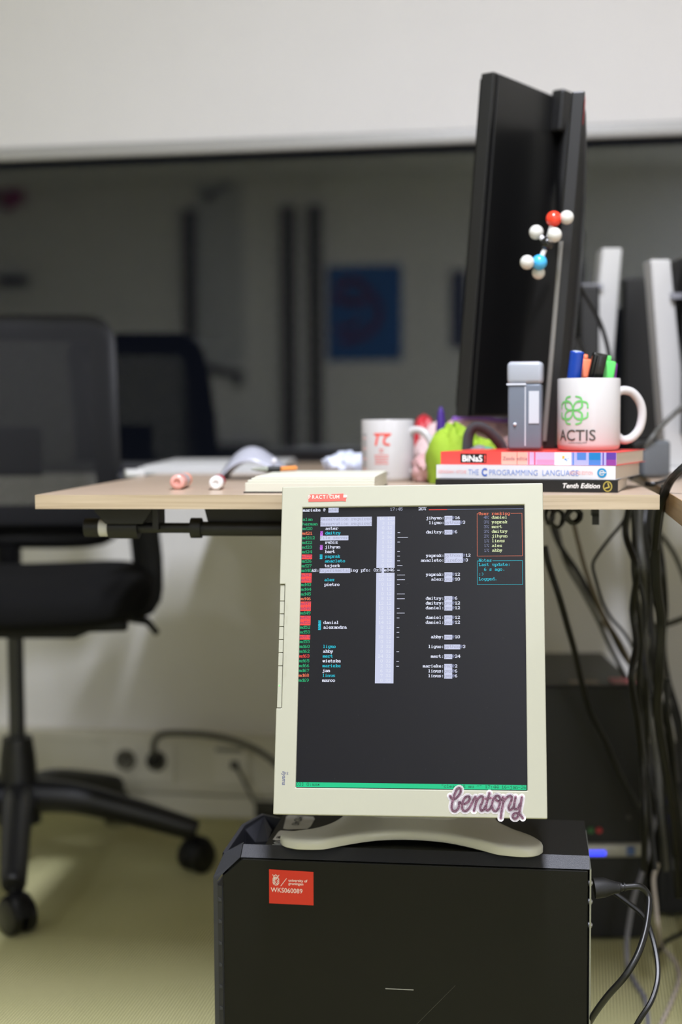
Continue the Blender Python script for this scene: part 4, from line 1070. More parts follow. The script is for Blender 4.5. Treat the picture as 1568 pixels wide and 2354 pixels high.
# --- upright translucent box on the books
bx = aty(1208, 1038, 1.915)
tb = thing('plastic_case', 'upright translucent plastic case standing on the books left of the ACTIS mug', 'case', (bx.x, bx.y, zb), math.radians(-14))
clr = mat('clear_plastic', '8C94A2', 0.2, trans=0.45, ior=1.2)
CL2 = mat('frosted_plastic', 'CBD1DC', 0.3, trans=0.45)
hw, hd, hh = .0225, .014, .118
m = MB(); m.rbox((0, 0, .045), (hw * 2, hd * 2, .088), .004); m.build('body', clr, tb)
m = MB(); m.rbox((0, 0, .1035), (hw * 2 + .002, hd * 2 + .002, .030), .006); m.build('lid', CL2, tb)
m = MB(); m.b2(-hw - .001, hw * .1, -hd - .0015, -hd, .087, .0895); m.build('lid_seam', mat('rib_white', 'C8CCD6', 0.3), tb)
m = MB(); m.b2(.006, .0195, -hd - .001, -hd, .036, .079); m.b2(.0005, .002, -hd - .001, -hd, .006, .085); m.build('paper_label', mat('case_label', 'B9BDC6', 0.5), tb)
m = MB(); m.cyl((.014, 0, .004), (.014, 0, .080), .006, 16); m.build('contents', mat('contents_dark', '2E4258', 0.4), tb)
m = MB(); m.cyl((.014, -.002, .070), (.014, -.002, .077), .0072, 16); m.build('contents_band', mat('band_blue', '0E567C', 0.4), tb)
m = MB(); m.sphere((-.0125, -hd - .0005, .035), .0024, 12); m.build('catch', mat('rib_white', 'E2E5EC'), tb)

# --- lime pouch, snack bags behind the books
def lump(fn, name, m_, parent=None, nu=28, nv=18, th=.002):
    m = MB(); m.grid(fn, nu, nv); o = m.build(name, m_, parent)
    if th: o.modifiers.new('thickness', 'SOLIDIFY').thickness = th
    return o
def noisy(a, b_, s=1.0): return s * (math.sin(a * 7.1 + b_ * 3.3) * .5 + math.sin(a * 13.7 - b_ * 9.1) * .3 + math.sin(a * 23 + b_ * 19) * .2)
def blob(cx_, cy_, cz_, rx, ry, rz, amp, seed=0.0, nu=30, nv=20):
    def f(u, v):
        a = 2 * PI * u; t = PI * v - PI / 2
        k = 1 + amp * noisy(math.cos(a) * 1.3 + seed, math.sin(a) + t * 1.2)
        return (cx_ + rx * math.cos(t) * math.cos(a) * k, cy_ + ry * math.cos(t) * math.sin(a) * k, max(0.0005, cz_ + rz * math.sin(t) * k))
    return f
g = aty(1050, 1100, 2.10)
pouch = thing('fabric_pouch', 'lime green and dark grey fabric pouch behind the book pile', 'pouch', (g.x, g.y, DZ))
sc2 = 2.10 / F_PX
def GP(px_, py_, dy=0): return ((px_ - 1050) * sc2, dy, (1112 - py_) * sc2)
LIME = mat('lime_fabric', '8FAE2C', 0.85, bump=0.3, bscale=500, var=0.12, vscale=40)
m = MB(); m.grid(blob(*GP(1045, 1075), .042, .035, .062, .13, .3), 32, 22); m.build('body', LIME, pouch)
m = MB(); m.grid(blob(*GP(1100, 1062, .005), .040, .03, .034, .12, 1.3), 30, 20); m.build('flap', LIME, pouch)
m = MB(); m.tube([Vector(GP(*p)) for p in ((1066, 1050, -.040), (1070, 995, -.042), (1085, 978, -.043), (1110, 985, -.044), (1135, 1008, -.044), (1150, 1035, -.042), (1163, 1060, -.040))], (.0, .0), 4) if False else \
    m.tube(spline([Vector(GP(*p)) for p in ((1068, 1050, -.040), (1072, 1000, -.042), (1088, 982, -.043), (1112, 990, -.044), (1135, 1012, -.044), (1150, 1035, -.042), (1160, 1065, -.040))], 5), [(.010, .006)] * 31, 10)
m.build('strap', mat('strap_grey', '3A3A3E', 0.8, bump=0.3, bscale=600), pouch)
m = MB(); m.tube(spline([Vector(GP(*p)) for p in ((1072, 1042, -.046), (1095, 1030, -.048), (1118, 1042, -.047), (1132, 1060, -.045))], 5), [(.006, .004)] * 16, 8)
m.build('piping', mat('piping_grey', '77757A', 0.7), pouch)
g2 = aty(1060, 1080, 2.30)
bag = thing('snack_bag', 'crumpled pink and white plastic bag under the tallest black monitor', 'bag', (g2.x, g2.y, DZ))
sc3 = 2.30 / F_PX
def HP_(px_, py_, dy=0): return ((px_ - 1060) * sc3, dy, (1100 - py_) * sc3)
m = MB(); m.grid(blob(*HP_(1090, 1030), .070, .035, .048, .16, 2.2), 40, 24); m.build('bag_body', mat('bag_pink', 'E6C0C2', 0.35, var=0.25, vscale=25), bag)
m = MB(); m.grid(blob(*HP_(1010, 1045, -.01), .040, .035, .045, .2, .7), 36, 24); m.build('bag_fold', mat('bag_pale', 'DDC2C0', 0.4, var=0.3, vscale=30), bag)
m = MB(); m.tube(spline([Vector(HP_(*p)) for p in ((1040, 966, -.01), (1080, 962, -.02), (1140, 968, -.02), (1165, 970, -.02))], 4), [(.004, .003)] * 13, 8); m.build('bag_seam', mat('seam_purple', '8A5CB8', 0.4), bag)
def small(name, label, cat, px_, py_, Y, rx, ry, rz, mt, amp=.12, seed=0):
    q = aty(px_, py_, Y); m = MB(); m.M = Matrix.Translation((q.x, q.y, DZ)); m.grid(blob(0, 0, max(rz * .9, 0) if q.z - DZ < rz * 1.3 else q.z - DZ, rx, ry, rz, amp, seed), 26, 16)
    return tag(m.build(name, mt), label, cat)
small('red_wrapper', 'bright red wrapper showing between the TC mug and the pink bag', 'wrapper', 975, 1012, 2.42, .022, .02, .052, mat('wrapper_red', 'C8343E', 0.4))
small('purple_cap', 'small dark purple cap in front of the pink bag', 'cap', 1014, 1020, 2.20, .0085, .008, .060, mat('cap_purple', '43257E', 0.4), .03)
small('crumpled_tissue', 'crumpled pale blue tissue on the desk left of the TC mug', 'tissue', 800, 1072, 2.30, .038, .03, .022, mat('tissue_blue', 'CDD3E4', 0.8), .25, 4.0)
small('pink_wrapper', 'crumpled pink wrapper on the desk behind the TC mug', 'wrapper', 985, 1072, 2.15, .026, .03, .022, mat('wrapper_pink', 'C9A0A0', 0.5), .2, 1.0)
m = MB(); m.grid(blob(*GP(1108, 1036, -.045), .014, .008, .006, .15, 2.0), 20, 12); m.build('teal_tag', mat('cloth_teal', '3A9A80', 0.8), pouch)

# ------------------------------------------------------------ big monitors on the desk
def curved_monitor(name, label, p0, head0, length, turn, z0, z1, th, tilt, mats, stand_at, n=24):
    """panel as seen from above starts at p0 and runs along an arc; it leans back about its bottom edge"""
    t = thing(name, label, 'monitor', (0, 0, 0))
    pts = [Vector((p0[0], p0[1], 0))]; hs = [head0]
    for i in range(n):
        h = head0 + turn * (i + .5) / n; pts.append(pts[-1] + Vector((math.cos(h), math.sin(h), 0)) * (length / n)); hs.append(head0 + turn * (i + 1) / n)
    midh = head0 + turn / 2; lean = Vector((math.sin(midh), -math.cos(midh), 0)) * math.tan(tilt)
    def P(i, z, off):                                        # off > 0: towards the back of the panel
        nrm = Vector((math.sin(hs[i]), -math.cos(hs[i]), 0)); return pts[i] + nrm * off + lean * (z - z0) + Vector((0, 0, z))
    base = pts[n // 2].copy(); t.location = (base.x, base.y, DZ); T = Matrix.Translation((-base.x, -base.y, -DZ))
    def slab(o0, o1, za, zb_, i0=0, i1=n):
        m = MB(); m.M = T; vs = []; fs = []
        for i in range(i0, i1 + 1): vs += [P(i, za, o0), P(i, zb_, o0), P(i, zb_, o1), P(i, za, o1)]
        for i in range(i1 - i0):
            for k in range(4): a, b_ = i * 4 + k, i * 4 + (k + 1) % 4; fs.append((a, b_, b_ + 4, a + 4))
        fs += [(3, 2, 1, 0), tuple((i1 - i0) * 4 + k for k in range(4))]
        m.add(vs, fs); return m
    slab(0, th, z0, z1).build('case', mats[0], t, .002)
    slab(-.0008, .0, z0 + .014, z1 - .008, 0 if False else 0, n).build('screen', mats[1], t)
    return t, P, pts, hs, T, slab
PB = mat('monitor_black', '0B0B0B', 0.42, bump=0.1, bscale=900)
scrn = mat('dark_screen', '0C0C0C', 0.13, spec=0.6)
CH0 = math.radians(54.5)
BK1 = mat('monitor_back_black', '141414', 0.36, spec=0.55)
t, P, pts, hs, T, slab = curved_monitor('large_monitor', 'large black monitor seen from behind, tallest thing on the desk', (.174, 2.16), CH0, .262, math.radians(2), DZ + .098, DZ + .603, .022, math.radians(5.0), [BK1, scrn], 12)
slab(.022, .025, DZ + .100, DZ + .601, 1, 24).build('back_cover', BK1, t, .002)
slab(.022, .044, DZ + .545, DZ + .610, 17, 24).build('stand_hub', PB, t, .004)
m = MB(); m.M = T
q = P(20, DZ + .48, .040); cq = Vector((q.x + .004, q.y - .004, 0))
m.tube([P(20, DZ + .56, .040), q, Vector((cq.x, cq.y, DZ + .22)), Vector((cq.x, cq.y, DZ + .012))], [.014, .014, .014, .014], 14)
m.build('stand_column', PB, t)
m = MB(); m.M = T; m.rbox((cq.x - .01, cq.y + .04, DZ + .006), (.09, .14, .0118), .004); m.build('stand_base', PB, t)
# second monitor, edge-on
YU = 2.02
pA = aty(1246, 1030, YU)
t, P, pts, hs, T, slab = curved_monitor('upright_monitor', 'narrow black monitor edge-on with a silver trim line, right of the tallest one', (pA.x, YU), math.radians(82), .25, 0, pA.z, aty(1310, 212, YU).z, .0180, math.radians(4.6), [PB, scrn], 12)
zt0, zt1 = pA.z, aty(1310, 212, YU).z; hump = MB(); hump.M = T
def fh(u, v):
    z = zt0 + .004 + (zt1 - zt0 - .008) * u
    k = max(0, math.sin(PI * min(1, .08 + u * .92))) ** .5
    off = .0175 + .019 * k * max(0, math.sin(PI * min(1, max(0, v)))) ** .3
    return P(int(round(v * 22)) + 1, z, off)
hump.grid(fh, 24, 22); hump.build('rear_shell', PB, t)
m = MB(); m.M = T
a0 = P(0, zt0 + .01, .002); a1 = P(0, aty(1283, 556, YU).z, .002); m.tube([a0 + Vector((0, -.002, 0)), a1 + Vector((0, -.002, 0))], [.0036, .0036], 8); m.build('silver_trim', mat('trim_silver', '8E8D8A', 0.35, metal=0.6), t)
m = MB(); m.M = T; a0 = P(0, zt1 - .004, .0182); b0 = P(0, zt1 - .045, .0182); c0 = P(4, zt1 - .004, .0200); d0 = P(4, zt1 - .045, .0215)
m.add([a0, b0, d0, c0], [(0, 1, 2, 3)]); m.build('red_sticker', mat('red_sticker', 'C83A44', 0.5), t)
q = P(14, zt0 + .16, .030)
m = MB(); m.M = T; m.tube([q, Vector((q.x + .03, q.y, DZ + .14)), Vector((q.x + .03, q.y, DZ + .012))], [.014, .014, .014], 12); m.build('stand_column', PB, t)
m = MB(); m.M = T; m.rbox((q.x + .03, q.y + .02, DZ + .006), (.09, .12, .0118), .004); m.build('stand_base', PB, t)

# --- ball and stick molecule stuck to the edge of that monitor
MY = 1.992
mol = thing('molecule_model', 'ball and stick molecule model with red, white and blue balls on the monitor edge', 'model', aty(1262, 560, MY))
MI_ = Matrix.Translation(-aty(1262, 560, MY))
balls = {'O': (1273, 503, -.010, .0109, 'ball_red', 'E23A24'), 'H1': (1303, 500, -.012, .0098, 'ball_white', 'C8C7C0'), 'H2': (1233, 534, .002, .0102, 'ball_white', 'C8C7C0'), 'H3': (1275, 540, -.024, .0102, 'ball_white', 'C8C7C0'),
         'C': (1258, 560, -.006, .0096, 'ball_black', '0C0C0C'), 'N': (1240, 603, -.004, .0108, 'ball_blue', '3FA6DC'), 'H4': (1212, 603, -.010, .0100, 'ball_white', 'C8C7C0'), 'H5': (1238, 627, .008, .0092, 'ball_white', 'C8C7C0')}
nm_ = {'O': 'red_ball', 'C': 'black_ball', 'N': 'blue_ball'}
for k, (x, y, dy, r, mn, mc) in balls.items():
    m = MB(); m.M = MI_; m.sphere(aty(x, y, MY + dy), r, 24); m.build(nm_.get(k, 'white_ball'), mat(mn, mc, 0.22, spec=0.6), mol)
bm_ = mat('bond_white', 'D6D6DA', 0.3)
for a, c in (('O', 'H1'), ('O', 'C'), ('C', 'H2'), ('C', 'H3'), ('C', 'N'), ('N', 'H4'), ('N', 'H5')):
    A, B = balls[a], balls[c]; m = MB(); m.M = MI_; m.cyl(aty(A[0], A[1], MY + A[2]), aty(B[0], B[1], MY + B[2]), .0036, 12); m.build('bond', bm_, mol)

# --- monitors with silver stands on the second desk
def stand_monitor(name, label, col_px, Y, side, pan_px, bar_px):
    """silver column leaning through col_px (top x0, x1, y; bottom x0, x1, y), dark panel edge-on on the far side"""
    (ax0, ax1, ay), (bx0, bx1, by_) = col_px
    b0, b1_ = aty(bx0, by_, Y), aty(bx1, by_, Y); a0, a1 = aty(ax0, ay, Y), aty(ax1, ay, Y)
    base = (b0 + b1_) / 2; t = thing(name, label, 'monitor', (base.x, base.y, DZ)); T = Matrix.Translation((-base.x, -base.y, -DZ))
    m = MB(); m.M = T; d = Vector((0, .055, 0))
    b0.z = b1_.z = DZ + .010
    m.add([b0, b1_, a1, a0, b0 + d, b1_ + d, a1 + d, a0 + d], [(0, 1, 2, 3), (7, 6, 5, 4), (0, 4, 5, 1), (1, 5, 6, 2), (2, 6, 7, 3), (3, 7, 4, 0)])
    m.build('stand_column', mat('stand_silver', 'C2C1BE', 0.38, metal=0.1), t, .003)
    m = MB(); m.M = T; m.rbox((base.x + (.006 if side > 0 else -.012), base.y + .03, DZ + .0055), (.095, .18, .0105), .004); m.build('stand_base', MATS['stand_silver'], t)
    p0, p1, py0, py1 = pan_px
    q0, q1 = aty(p0, py0, Y), aty(p1, py1, Y); zlo = max(q1.z, DZ + .05)
    m = MB(); m.M = T; c = (q0 + q1) / 2; m.box((c.x, Y + .04, (q0.z + zlo) / 2), (abs(q1.x - q0.x), .30, q0.z - zlo)); m.build('panel', PB, t, .004)
    m = MB(); m.M = T; s = aty(bar_px[0], bar_px[2], Y); e = aty(bar_px[1], bar_px[2], Y)
    lo, hi = min(s.x, e.x), max(s.x, e.x)
    m.b2(lo, hi, Y - .01, Y + .05, s.z - .005, s.z + .005); m.build('tilt_arm', mat('arm_grey', '8E8E94', 0.4, metal=0.3), t)
stand_monitor('monitor_with_stand', 'black monitor with a silver stand leaning left, nearest the upright monitor', ((1385, 1431, 570), (1337, 1392, 1060)), 2.62, -1, (1310, 1352, 668, 1020), (1322, 1384, 660))
stand_monitor('monitor_with_stand', 'black monitor with a silver stand leaning right, at the right edge', ((1495, 1542, 596), (1532, 1590, 1080)), 2.42, 1, (1568, 1625, 590, 1000), (1540, 1570, 681))
A = aty(1432, 640, 2.78); B = aty(1512, 1040, 2.78)
dm = thing('desktop_monitor', 'black monitor seen between the two silver stands', 'monitor', ((A.x + B.x) / 2, 2.78, DZ)); w2 = (B.x - A.x) / 2
m = MB(); m.b2(-w2, w2, -.02, .02, .05, A.z - DZ); m.build('panel', PB, dm, .004)
m = MB(); m.cyl((0, 0.035, .01), (0, 0.035, .2), .02); m.build('stand_column', PB, dm)
m = MB(); m.rbox((0, .03, .005), (.12, .10, .009), .003); m.build('stand_base', PB, dm)
# small grey adapter near the mug handle
g3 = aty(1500, 1020, 2.25)
ad = thing('cable_adapter', 'grey cable adapter lying behind the mug handle on the right desk', 'adapter', (g3.x, g3.y, DZ), .4)
m = MB(); m.rbox((0, 0, .030), (.052, .03, .058), .006); m.build('body', mat('adapter_grey', '5E6266', 0.45), ad)
m = MB(); m.cyl((-.02, -.01, .055), (-.045, -.01, .05), .006); m.build('plug', BLACKR, ad)

# ------------------------------------------------------------ office chair
CB = Vector((-.66, 2.85, 0)); 
MESHB = mesh_mat('chair_mesh', '121318', 0.50, 150)
FAB = mat('seat_fabric', '0D0D0E', 0.95, bump=0.35, bscale=500, spec=0.2)
FRM = mat('chair_frame_black', '050506', 0.5, spec=0.3)
BASEM = mat('chair_base_black', '0B0B0C', 0.42, bump=0.15, bscale=800)
chair = thing('office_chair', 'black mesh-back office swivel chair on castors at the left', 'chair', CB)
T = Matrix.Translation(-CB)
m = MB(); m.M = T; m.tube([CB + Vector((0, 0, .10)), CB + Vector((0, 0, .14)), CB + Vector((0, 0, .235)), CB + Vector((0, 0, .275))], [.045, .042, .036, .030], 24); m.build('hub', BASEM, chair)
m = MB(); m.M = T; m.cyl(CB + Vector((0, 0, .27)), CB + Vector((0, 0, .50)), .0165, 20); m.build('gas_column', mat('gas_column', '2A2B2E', 0.35), chair)
RB = .355
for k in range(5):
    a = math.radians(-4 + 72 * k) if k != 4 else math.radians(-78)
    a = [math.radians(x) for x in (-4, 66, 139, 211, -79)][k]
    d = Vector((math.cos(a), math.sin(a), 0))
    m = MB(); m.M = T
    m.tube(spline([CB + d * .02 + Vector((0, 0, .155)), CB + d * .12 + Vector((0, 0, .150)), CB + d * .24 + Vector((0, 0, .122)), CB + d * (RB - .01) + Vector((0, 0, .092)), CB + d * (RB + .01) + Vector((0, 0, .085))], 4),
           [(.036 - .018 * i / 16, .034 - .012 * i / 16) for i in range(17)], 12)
    lg = m.build('leg', BASEM, chair)
    sw = Matrix.Rotation((.9, .3, -.5, 1.2, .55)[k], 3, 'Z') @ d; sd = Vector((-sw.y, sw.x, 0)); c = CB + d * RB + sw * .012
    m = MB(); m.M = T; m.cyl(CB + d * RB + Vector((0, 0, .055)), CB + d * RB + Vector((0, 0, .095)), .010, 14)
    m.tube(spline([c + sw * .030 + Vector((0, 0, .035)), c + sw * .022 + Vector((0, 0, .060)), c + Vector((0, 0, .070)), c - sw * .026 + Vector((0, 0, .056)), c - sw * .034 + Vector((0, 0, .030))], 3), [(.020, .004)] * 13, 10, flat=sd)
    cst = m.build('castor', FRM, chair)
    for s in (-1, 1):
        m = MB(); m.M = T; e0 = c + sd * s * .006 + Vector((0, 0, .0325)); e1 = c + sd * s * .026 + Vector((0, 0, .0325))
        m.tube([e0, e0 + (e1 - e0) * .12, e0 + (e1 - e0) * .85, e1], [.029, .0325, .0325, .027], 28); m.build('wheel', mat('castor_wheel', '090909', 0.38), cst)
CY_ = math.radians(8)                                       # seat turned slightly to the right
SC = Vector((-.615, 2.74, 0)); SR_ = Matrix.Rotation(CY_, 3, 'Z')
SMX = Matrix.Translation(-CB) @ Matrix.Translation(SC) @ SR_.to_4x4()
m = MB(); m.M = SMX
def seat(u, v):
    a = 2 * PI * u; t = PI * v - PI / 2
    c_, s_ = math.cos(a), math.sin(a); ex = .42
    x = .250 * abs(c_) ** ex * (1 if c_ > 0 else -1); y = .235 * abs(s_) ** ex * (1 if s_ > 0 else -1)
    k = abs(math.cos(t)) ** .35; x *= k; y *= k
    z = .580 + .046 * (abs(math.sin(t)) ** .8) * (1 if t > 0 else -1.0) + .012 * (x / .25) ** 2 - .010 * max(0, -y / .235) ** 2
    return (x, y, z)
m.grid(seat, 56, 26); m.build('seat', FAB, chair)
m = MB(); m.M = SMX; m.rbox((0, 0, .540), (.40, .38, .022), .008); m.build('seat_pan', FRM, chair)
m = MB(); m.M = SMX; m.prism([(-.22, .515), (.10, .505), (.16, .53), (-.22, .535)], 'y', -.10, .14); m.build('tilt_mechanism', FRM, chair, .003)
m = MB(); m.M = SMX; m.tube([Vector((.17, -.02, .535)), Vector((.235, -.03, .525)), Vector((.255, -.03, .500))], [.007, .008, .006], 10); m.build('tilt_lever', FRM, chair)
# backrest: mesh stretched over a rounded frame
BC = Vector((-.675, 2.955, 0)); BR = Matrix.Rotation(math.radians(3), 3, 'Z')
BMX = Matrix.Translation(-CB) @ Matrix.Translation(BC) @ BR.to_4x4()
def hwid(z):                                                 # half width at height z
    t = (z - .70) / .43; return .212 - .018 * max(0, t)
def bo(x, z): t = (z - .66) / .47; return .030 * (x / .2) ** 2 * -1 + .05 * t - .035 * math.sin(PI * min(1, max(0, t)))
zt, zb_ = 1.118, .700
loop = []
def corner(cx_, cz_, r, a0, a1, n=6):
    for k in range(n + 1):
        a = math.radians(a0 + (a1 - a0) * k / n); loop.append((cx_ + r * math.cos(a), cz_ + r * math.sin(a)))
corner(hwid(zb_) - .045, zb_ + .045, .045, -90, 0); 
for z in (.82, .92, 1.02): loop.append((hwid(z), z))
corner(hwid(zt) - .040, zt - .040, .040, 0, 90)
loop.append((0, zt + .003))
corner(-hwid(zt) + .040, zt - .040, .040, 90, 180)
for z in (1.02, .92, .82): loop.append((-hwid(z), z))
corner(-hwid(zb_) + .045, zb_ + .045, .045, 180, 270)
loop.append((0, zb_)); loop.append(loop[0])
m = MB(); m.M = BMX; m.tube([Vector((x, bo(x, z) + .022, z)) for x, z in [(x * .93, .91 + (z - .91) * .95) for x, z in loop]], [(.012, .030)] * len(loop), 10, flat=(0, 1, 0)); m.build('back_frame', FRM, chair)
m = MB(); m.M = BMX
def msh(u, v):
    z = zb_ + (zt - zb_) * v; w_ = hwid(z)
    e = min(v, 1 - v) * (zt - zb_); k = 1.0 if e > .04 else math.sqrt(max(0, 1 - ((.04 - e) / .04) ** 2)) * .2 + .8
    x = (u * 2 - 1) * w_ * k; return (x, bo(x, z) - .004, z)
m.grid(msh, 26, 26); m.build('mesh_back', MESHB, chair)
m = MB(); m.M = BMX; m.grid(lambda u, v: ((u - .5) * .22 - .06, bo((u - .5) * .22 - .06, .84) + .030 + .004 * math.sin(PI * v), .80 + .10 * v), 16, 6)
o = m.build('lumbar_pad', FRM, chair); o.modifiers.new('thickness', 'SOLIDIFY').thickness = .012
m = MB(); m.M = BMX                                          # lower yoke that joins back to seat
m.tube(spline([Vector((-.20, .02, .72)), Vector((-.17, .03, .675)), Vector((0, .04, .664)), Vector((.17, .03, .670)), Vector((.205, .02, .72))], 5), [(.016, .019)] * 21, 10, flat=(0, 1, 0))
m.tube([Vector((-.03, .045, .655)), Vector((-.03, .05, .56)), Vector((.0, -.08, .525))], [.03, .028, .03], 12)
m.build('back_yoke', FRM, chair)
for s in (1, -1):
    m = MB(); m.M = SMX
    m.tube(spline([Vector((s * .16, .04, .545)), Vector((s * .228, .04, .552)), Vector((s * .238, .05, .62)), Vector((s * .232, .06, .70)), Vector((s * .228, .06, .792))], 4), [(.022, .034)] * 17, 10, flat=(1, 0, 0))
    am = m.build('armrest', FRM, chair)
    m = MB(); m.M = SMX; m.rbox((s * .222, .04, .806), (.085, .24, .024), .010); m.build('arm_pad', mat('arm_pad', '1A1C26', 0.4), am)

# ------------------------------------------------------------ second machine on the floor
bp_ = atz(1487, 2164, 0)
W2 = .215
BX = frame((bp_.x - W2, bp_.y, 0), 0.0)
pc2 = thing('computer_tower', 'tall black computer on the floor behind, with a silver front band and blue lights', 'computer', M=BX)
bk = mat('old_tower_black', '060605', 0.5); bkt = mat('old_tower_top', '141413', 0.42)
m = MB(); m.b2(.004, W2 - .004, .02, .42, .012, .440); m.build('case', bkt, pc2, .003)
m = MB(); m.b2(0, W2, 0, .025, .006, .452); m.build('front_bezel', bk, pc2, .004)
def f2(px_, py_): q = BX.inverted() @ aty(px_, py_, bp_.y); return q.x, q.z
xa, za = f2(1356, 1937); xb, zb2 = f2(1487, 1966)
m = MB(); m.rbox((W2 / 2, -.004, (za + zb2) / 2), (W2 + .006, .016, za - zb2), .004); m.build('silver_band', mat('band_silver', 'B4B2A8', 0.35, metal=0.25), pc2)
m = MB(); x, z = f2(1357, 1956); x2, _ = f2(1395, 1956)
for k in range(6):
    m.b2(x - .005 + (x2 - x) * k / 6 * 1.05, x - .005 + (x2 - x) * (k + .72) / 6 * 1.05, -.0135, -.0122, z - .004, z + .0035)
m.build('blue_light', mat('led_blue', '2838FF', emit=3.0), pc2)
m = MB(); x, z = f2(1438, 1961); x2, z2 = f2(1456, 1941); m.b2(x, x2, -.0130, -.0122, z, z2); m.mi = 1; m.b2(x + .002, x2 - .002, -.0134, -.0130, z + .006, z + .008)
m.build('blue_badge', [mat('badge_blue', '2A4E8C', 0.4), mat('badge_pale', '9FB4D8', .4)], pc2)
for (px_, c_, nm) in ((1358, '2F6B34', 'green_jack'), (1377, 'B4262E', 'red_jack')):
    x, z = f2(px_, 1908); m = MB(); m.cyl((x, 0, z), (x, -.004, z), .0052, 16); m.build(nm, mat(nm, c_, 0.4), pc2)
x, z = f2(1445, 1878); m = MB(); m.cyl((x, 0, z), (x, -.003, z), .004, 14); m.build('power_button', mat('button_grey', '4A4444', 0.4), pc2)
for a, b__ in ((.03, .03), (W2 - .03, .03), (.03, .38), (W2 - .03, .38)):
    m = MB(); m.cyl((a, b__, 0), (a, b__, .013), .012, 12); m.build('foot', BLACKR, pc2)
x, z = f2(1430, 1578); x2, _ = f2(1482, 1578)
m = MB(); m.M = BX; m.b2(x, x2, .05, .12, .4402, .4440); m.mi = 1; m.b2(x - .006, x2, .035, .05, .4402, .4430)
tag(m.build('red_card', [mat('card_red', 'C85A66', 0.4), mat('card_white', 'D8D8E0', 0.4)]), 'small red and white card lying on the far black computer', 'card')
x, z = f2(1330, 1578); x2, _ = f2(1398, 1578)
m = MB(); m.M = BX; m.b2(x, x2, .05, .11, .4402, .4420)  # thin flat patch, paler than the computer top
tag(m.build('beige_patch', mat('patch_beige', '8C8272', 0.5)), 'dull beige flat patch on top of the far black computer', 'card')

q = atz(1508, 2112, 0); dx_ = aty(1508, 1800, q.y)
fb = thing('floor_box', 'low black box on the carpet under the right desk, behind the hanging cables', 'box', (q.x, q.y, 0), -.08)
m = MB(); m.b2(0, .26, 0, .34, .008, dx_.z); m.build('body', bk, fb, .006)
m = MB(); m.b2(.02, .24, -.003, 0, .03, dx_.z - .03); m.build('front_grille', BLACKR, fb)
for a, b__ in ((.03, .03), (.23, .03), (.03, .31), (.23, .31)):
    m = MB(); m.cyl((a, b__, 0), (a, b__, .009), .012, 12); m.build('foot', BLACKR, fb)
# dark power strip on the floor behind the front tower
q = atz(640, 1872, 0); ps = thing('power_strip', 'dark power strip on the floor against the wall, half hidden by the tower', 'power strip', (q.x + .03, q.y - .03, 0), -WA)
m = MB(); m.rbox((0, 0, .022), (.16, .05, .042), .006); m.build('body', mat('strip_dark', '34332F', 0.5), ps)
m = MB(); m.cyl((-.04, 0, .043), (-.04, 0, .0435), .018, 20); m.cyl((.02, 0, .043), (.02, 0, .0435), .018, 20); m.build('socket', INK, ps)

# ------------------------------------------------------------ cables
def cable(label, pts, r, m_, cat='cable', k=7, plug=None, name='cable'):
    m = MB(); m.tube(spline([Vector(p) for p in pts], k), r, 8)
    return tag(m.build(name, m_), label, cat)
BC_ = mat('cable_black', '0D0D0C', 0.38); GC = mat('cable_grey', '85848C', 0.45); GD = mat('cable_dark_grey', '45443E', 0.5); WC = mat('cable_pale', 'B9AEA2', 0.5)
# mains plug of the front tower with strain relief, and its lead
hx = TM @ Vector((.474, .035, .349))
pl = thing('power_lead', 'black mains lead plugged into the back of the front tower, looping down right', 'cable', hx)
TT = Matrix.Translation(-hx)
Yp = hx.y
m = MB(); m.M = TT
pts_ = pp([(1366, 2042, Yp), (1390, 2040, Yp), (1412, 2040, Yp), (1424, 2041, Yp)]); m.tube(pts_, [(.013, .011), (.0125, .010), (.008, .007), (.007, .006)], 12); m.build('connector', BLACKR, pl)
for i, x in enumerate((1410, 1418, 1426, 1434)):
    m = MB(); m.M = TT; m.tube(pp([(x, 2040.5 - i * .5, Yp), (x + 4, 2040 - i * .5, Yp)]), .0062 - .0003 * i, 12); m.build('relief_ring', BLACKR, pl)
m = MB(); m.M = TT; fl = lambda x, y: atz(x, y, .006)
pts_ = pp([(1420, 2041, Yp), (1448, 2038, Yp), (1474, 2039, Yp), (1490, 2058, Yp), (1492, 2085, Yp - .01), (1484, 2140, Yp - .03), (1466, 2195, Yp - .05), (1436, 2245, Yp - .06), (1395, 2292, Yp - .05), (1362, 2338, Yp - .03), (1340, 2380, Yp)])
m.tube(spline(pts_, 6), .0041, 10); m.build('lead', BC_, pl)
cable('glossy black video cable looping out behind the front tower to the bottom edge', pp([(1362, 2020, 1.80), (1385, 2035, 1.80), (1412, 2052, 1.80), (1448, 2078, 1.79), (1480, 2106, 1.78), (1497, 2145, 1.77), (1510, 2200, 1.75), (1512, 2250, 1.73), (1498, 2300, 1.71), (1470, 2345, 1.70), (1440, 2400, 1.70)]), .0034, BC_)
cable('grey network cable hanging in front of the far computer down to the carpet', pp([(1512, 1870, 2.38), (1500, 1910, 2.37), (1489, 1965, 2.36), (1472, 2020, 2.35), (1458, 2060, 2.34), (1447, 2120, 2.34), (1441, 2170, 2.33)]) + [atz(1444, 2225, .004), atz(1462, 2262, .004), atz(1482, 2295, .004), atz(1489, 2340, .004), atz(1492, 2400, .004)], .0042, GC)
cable('pale beige cable drooping to the carpet at the bottom right corner', pp([(1514, 1985, 2.30), (1503, 2020, 2.30), (1508, 2080, 2.28), (1514, 2135, 2.27)]) + [atz(1520, 2175, .004), atz(1548, 2205, .004), atz(1562, 2245, .004), atz(1545, 2300, .004), atz(1515, 2365, .004)], .0036, WC)
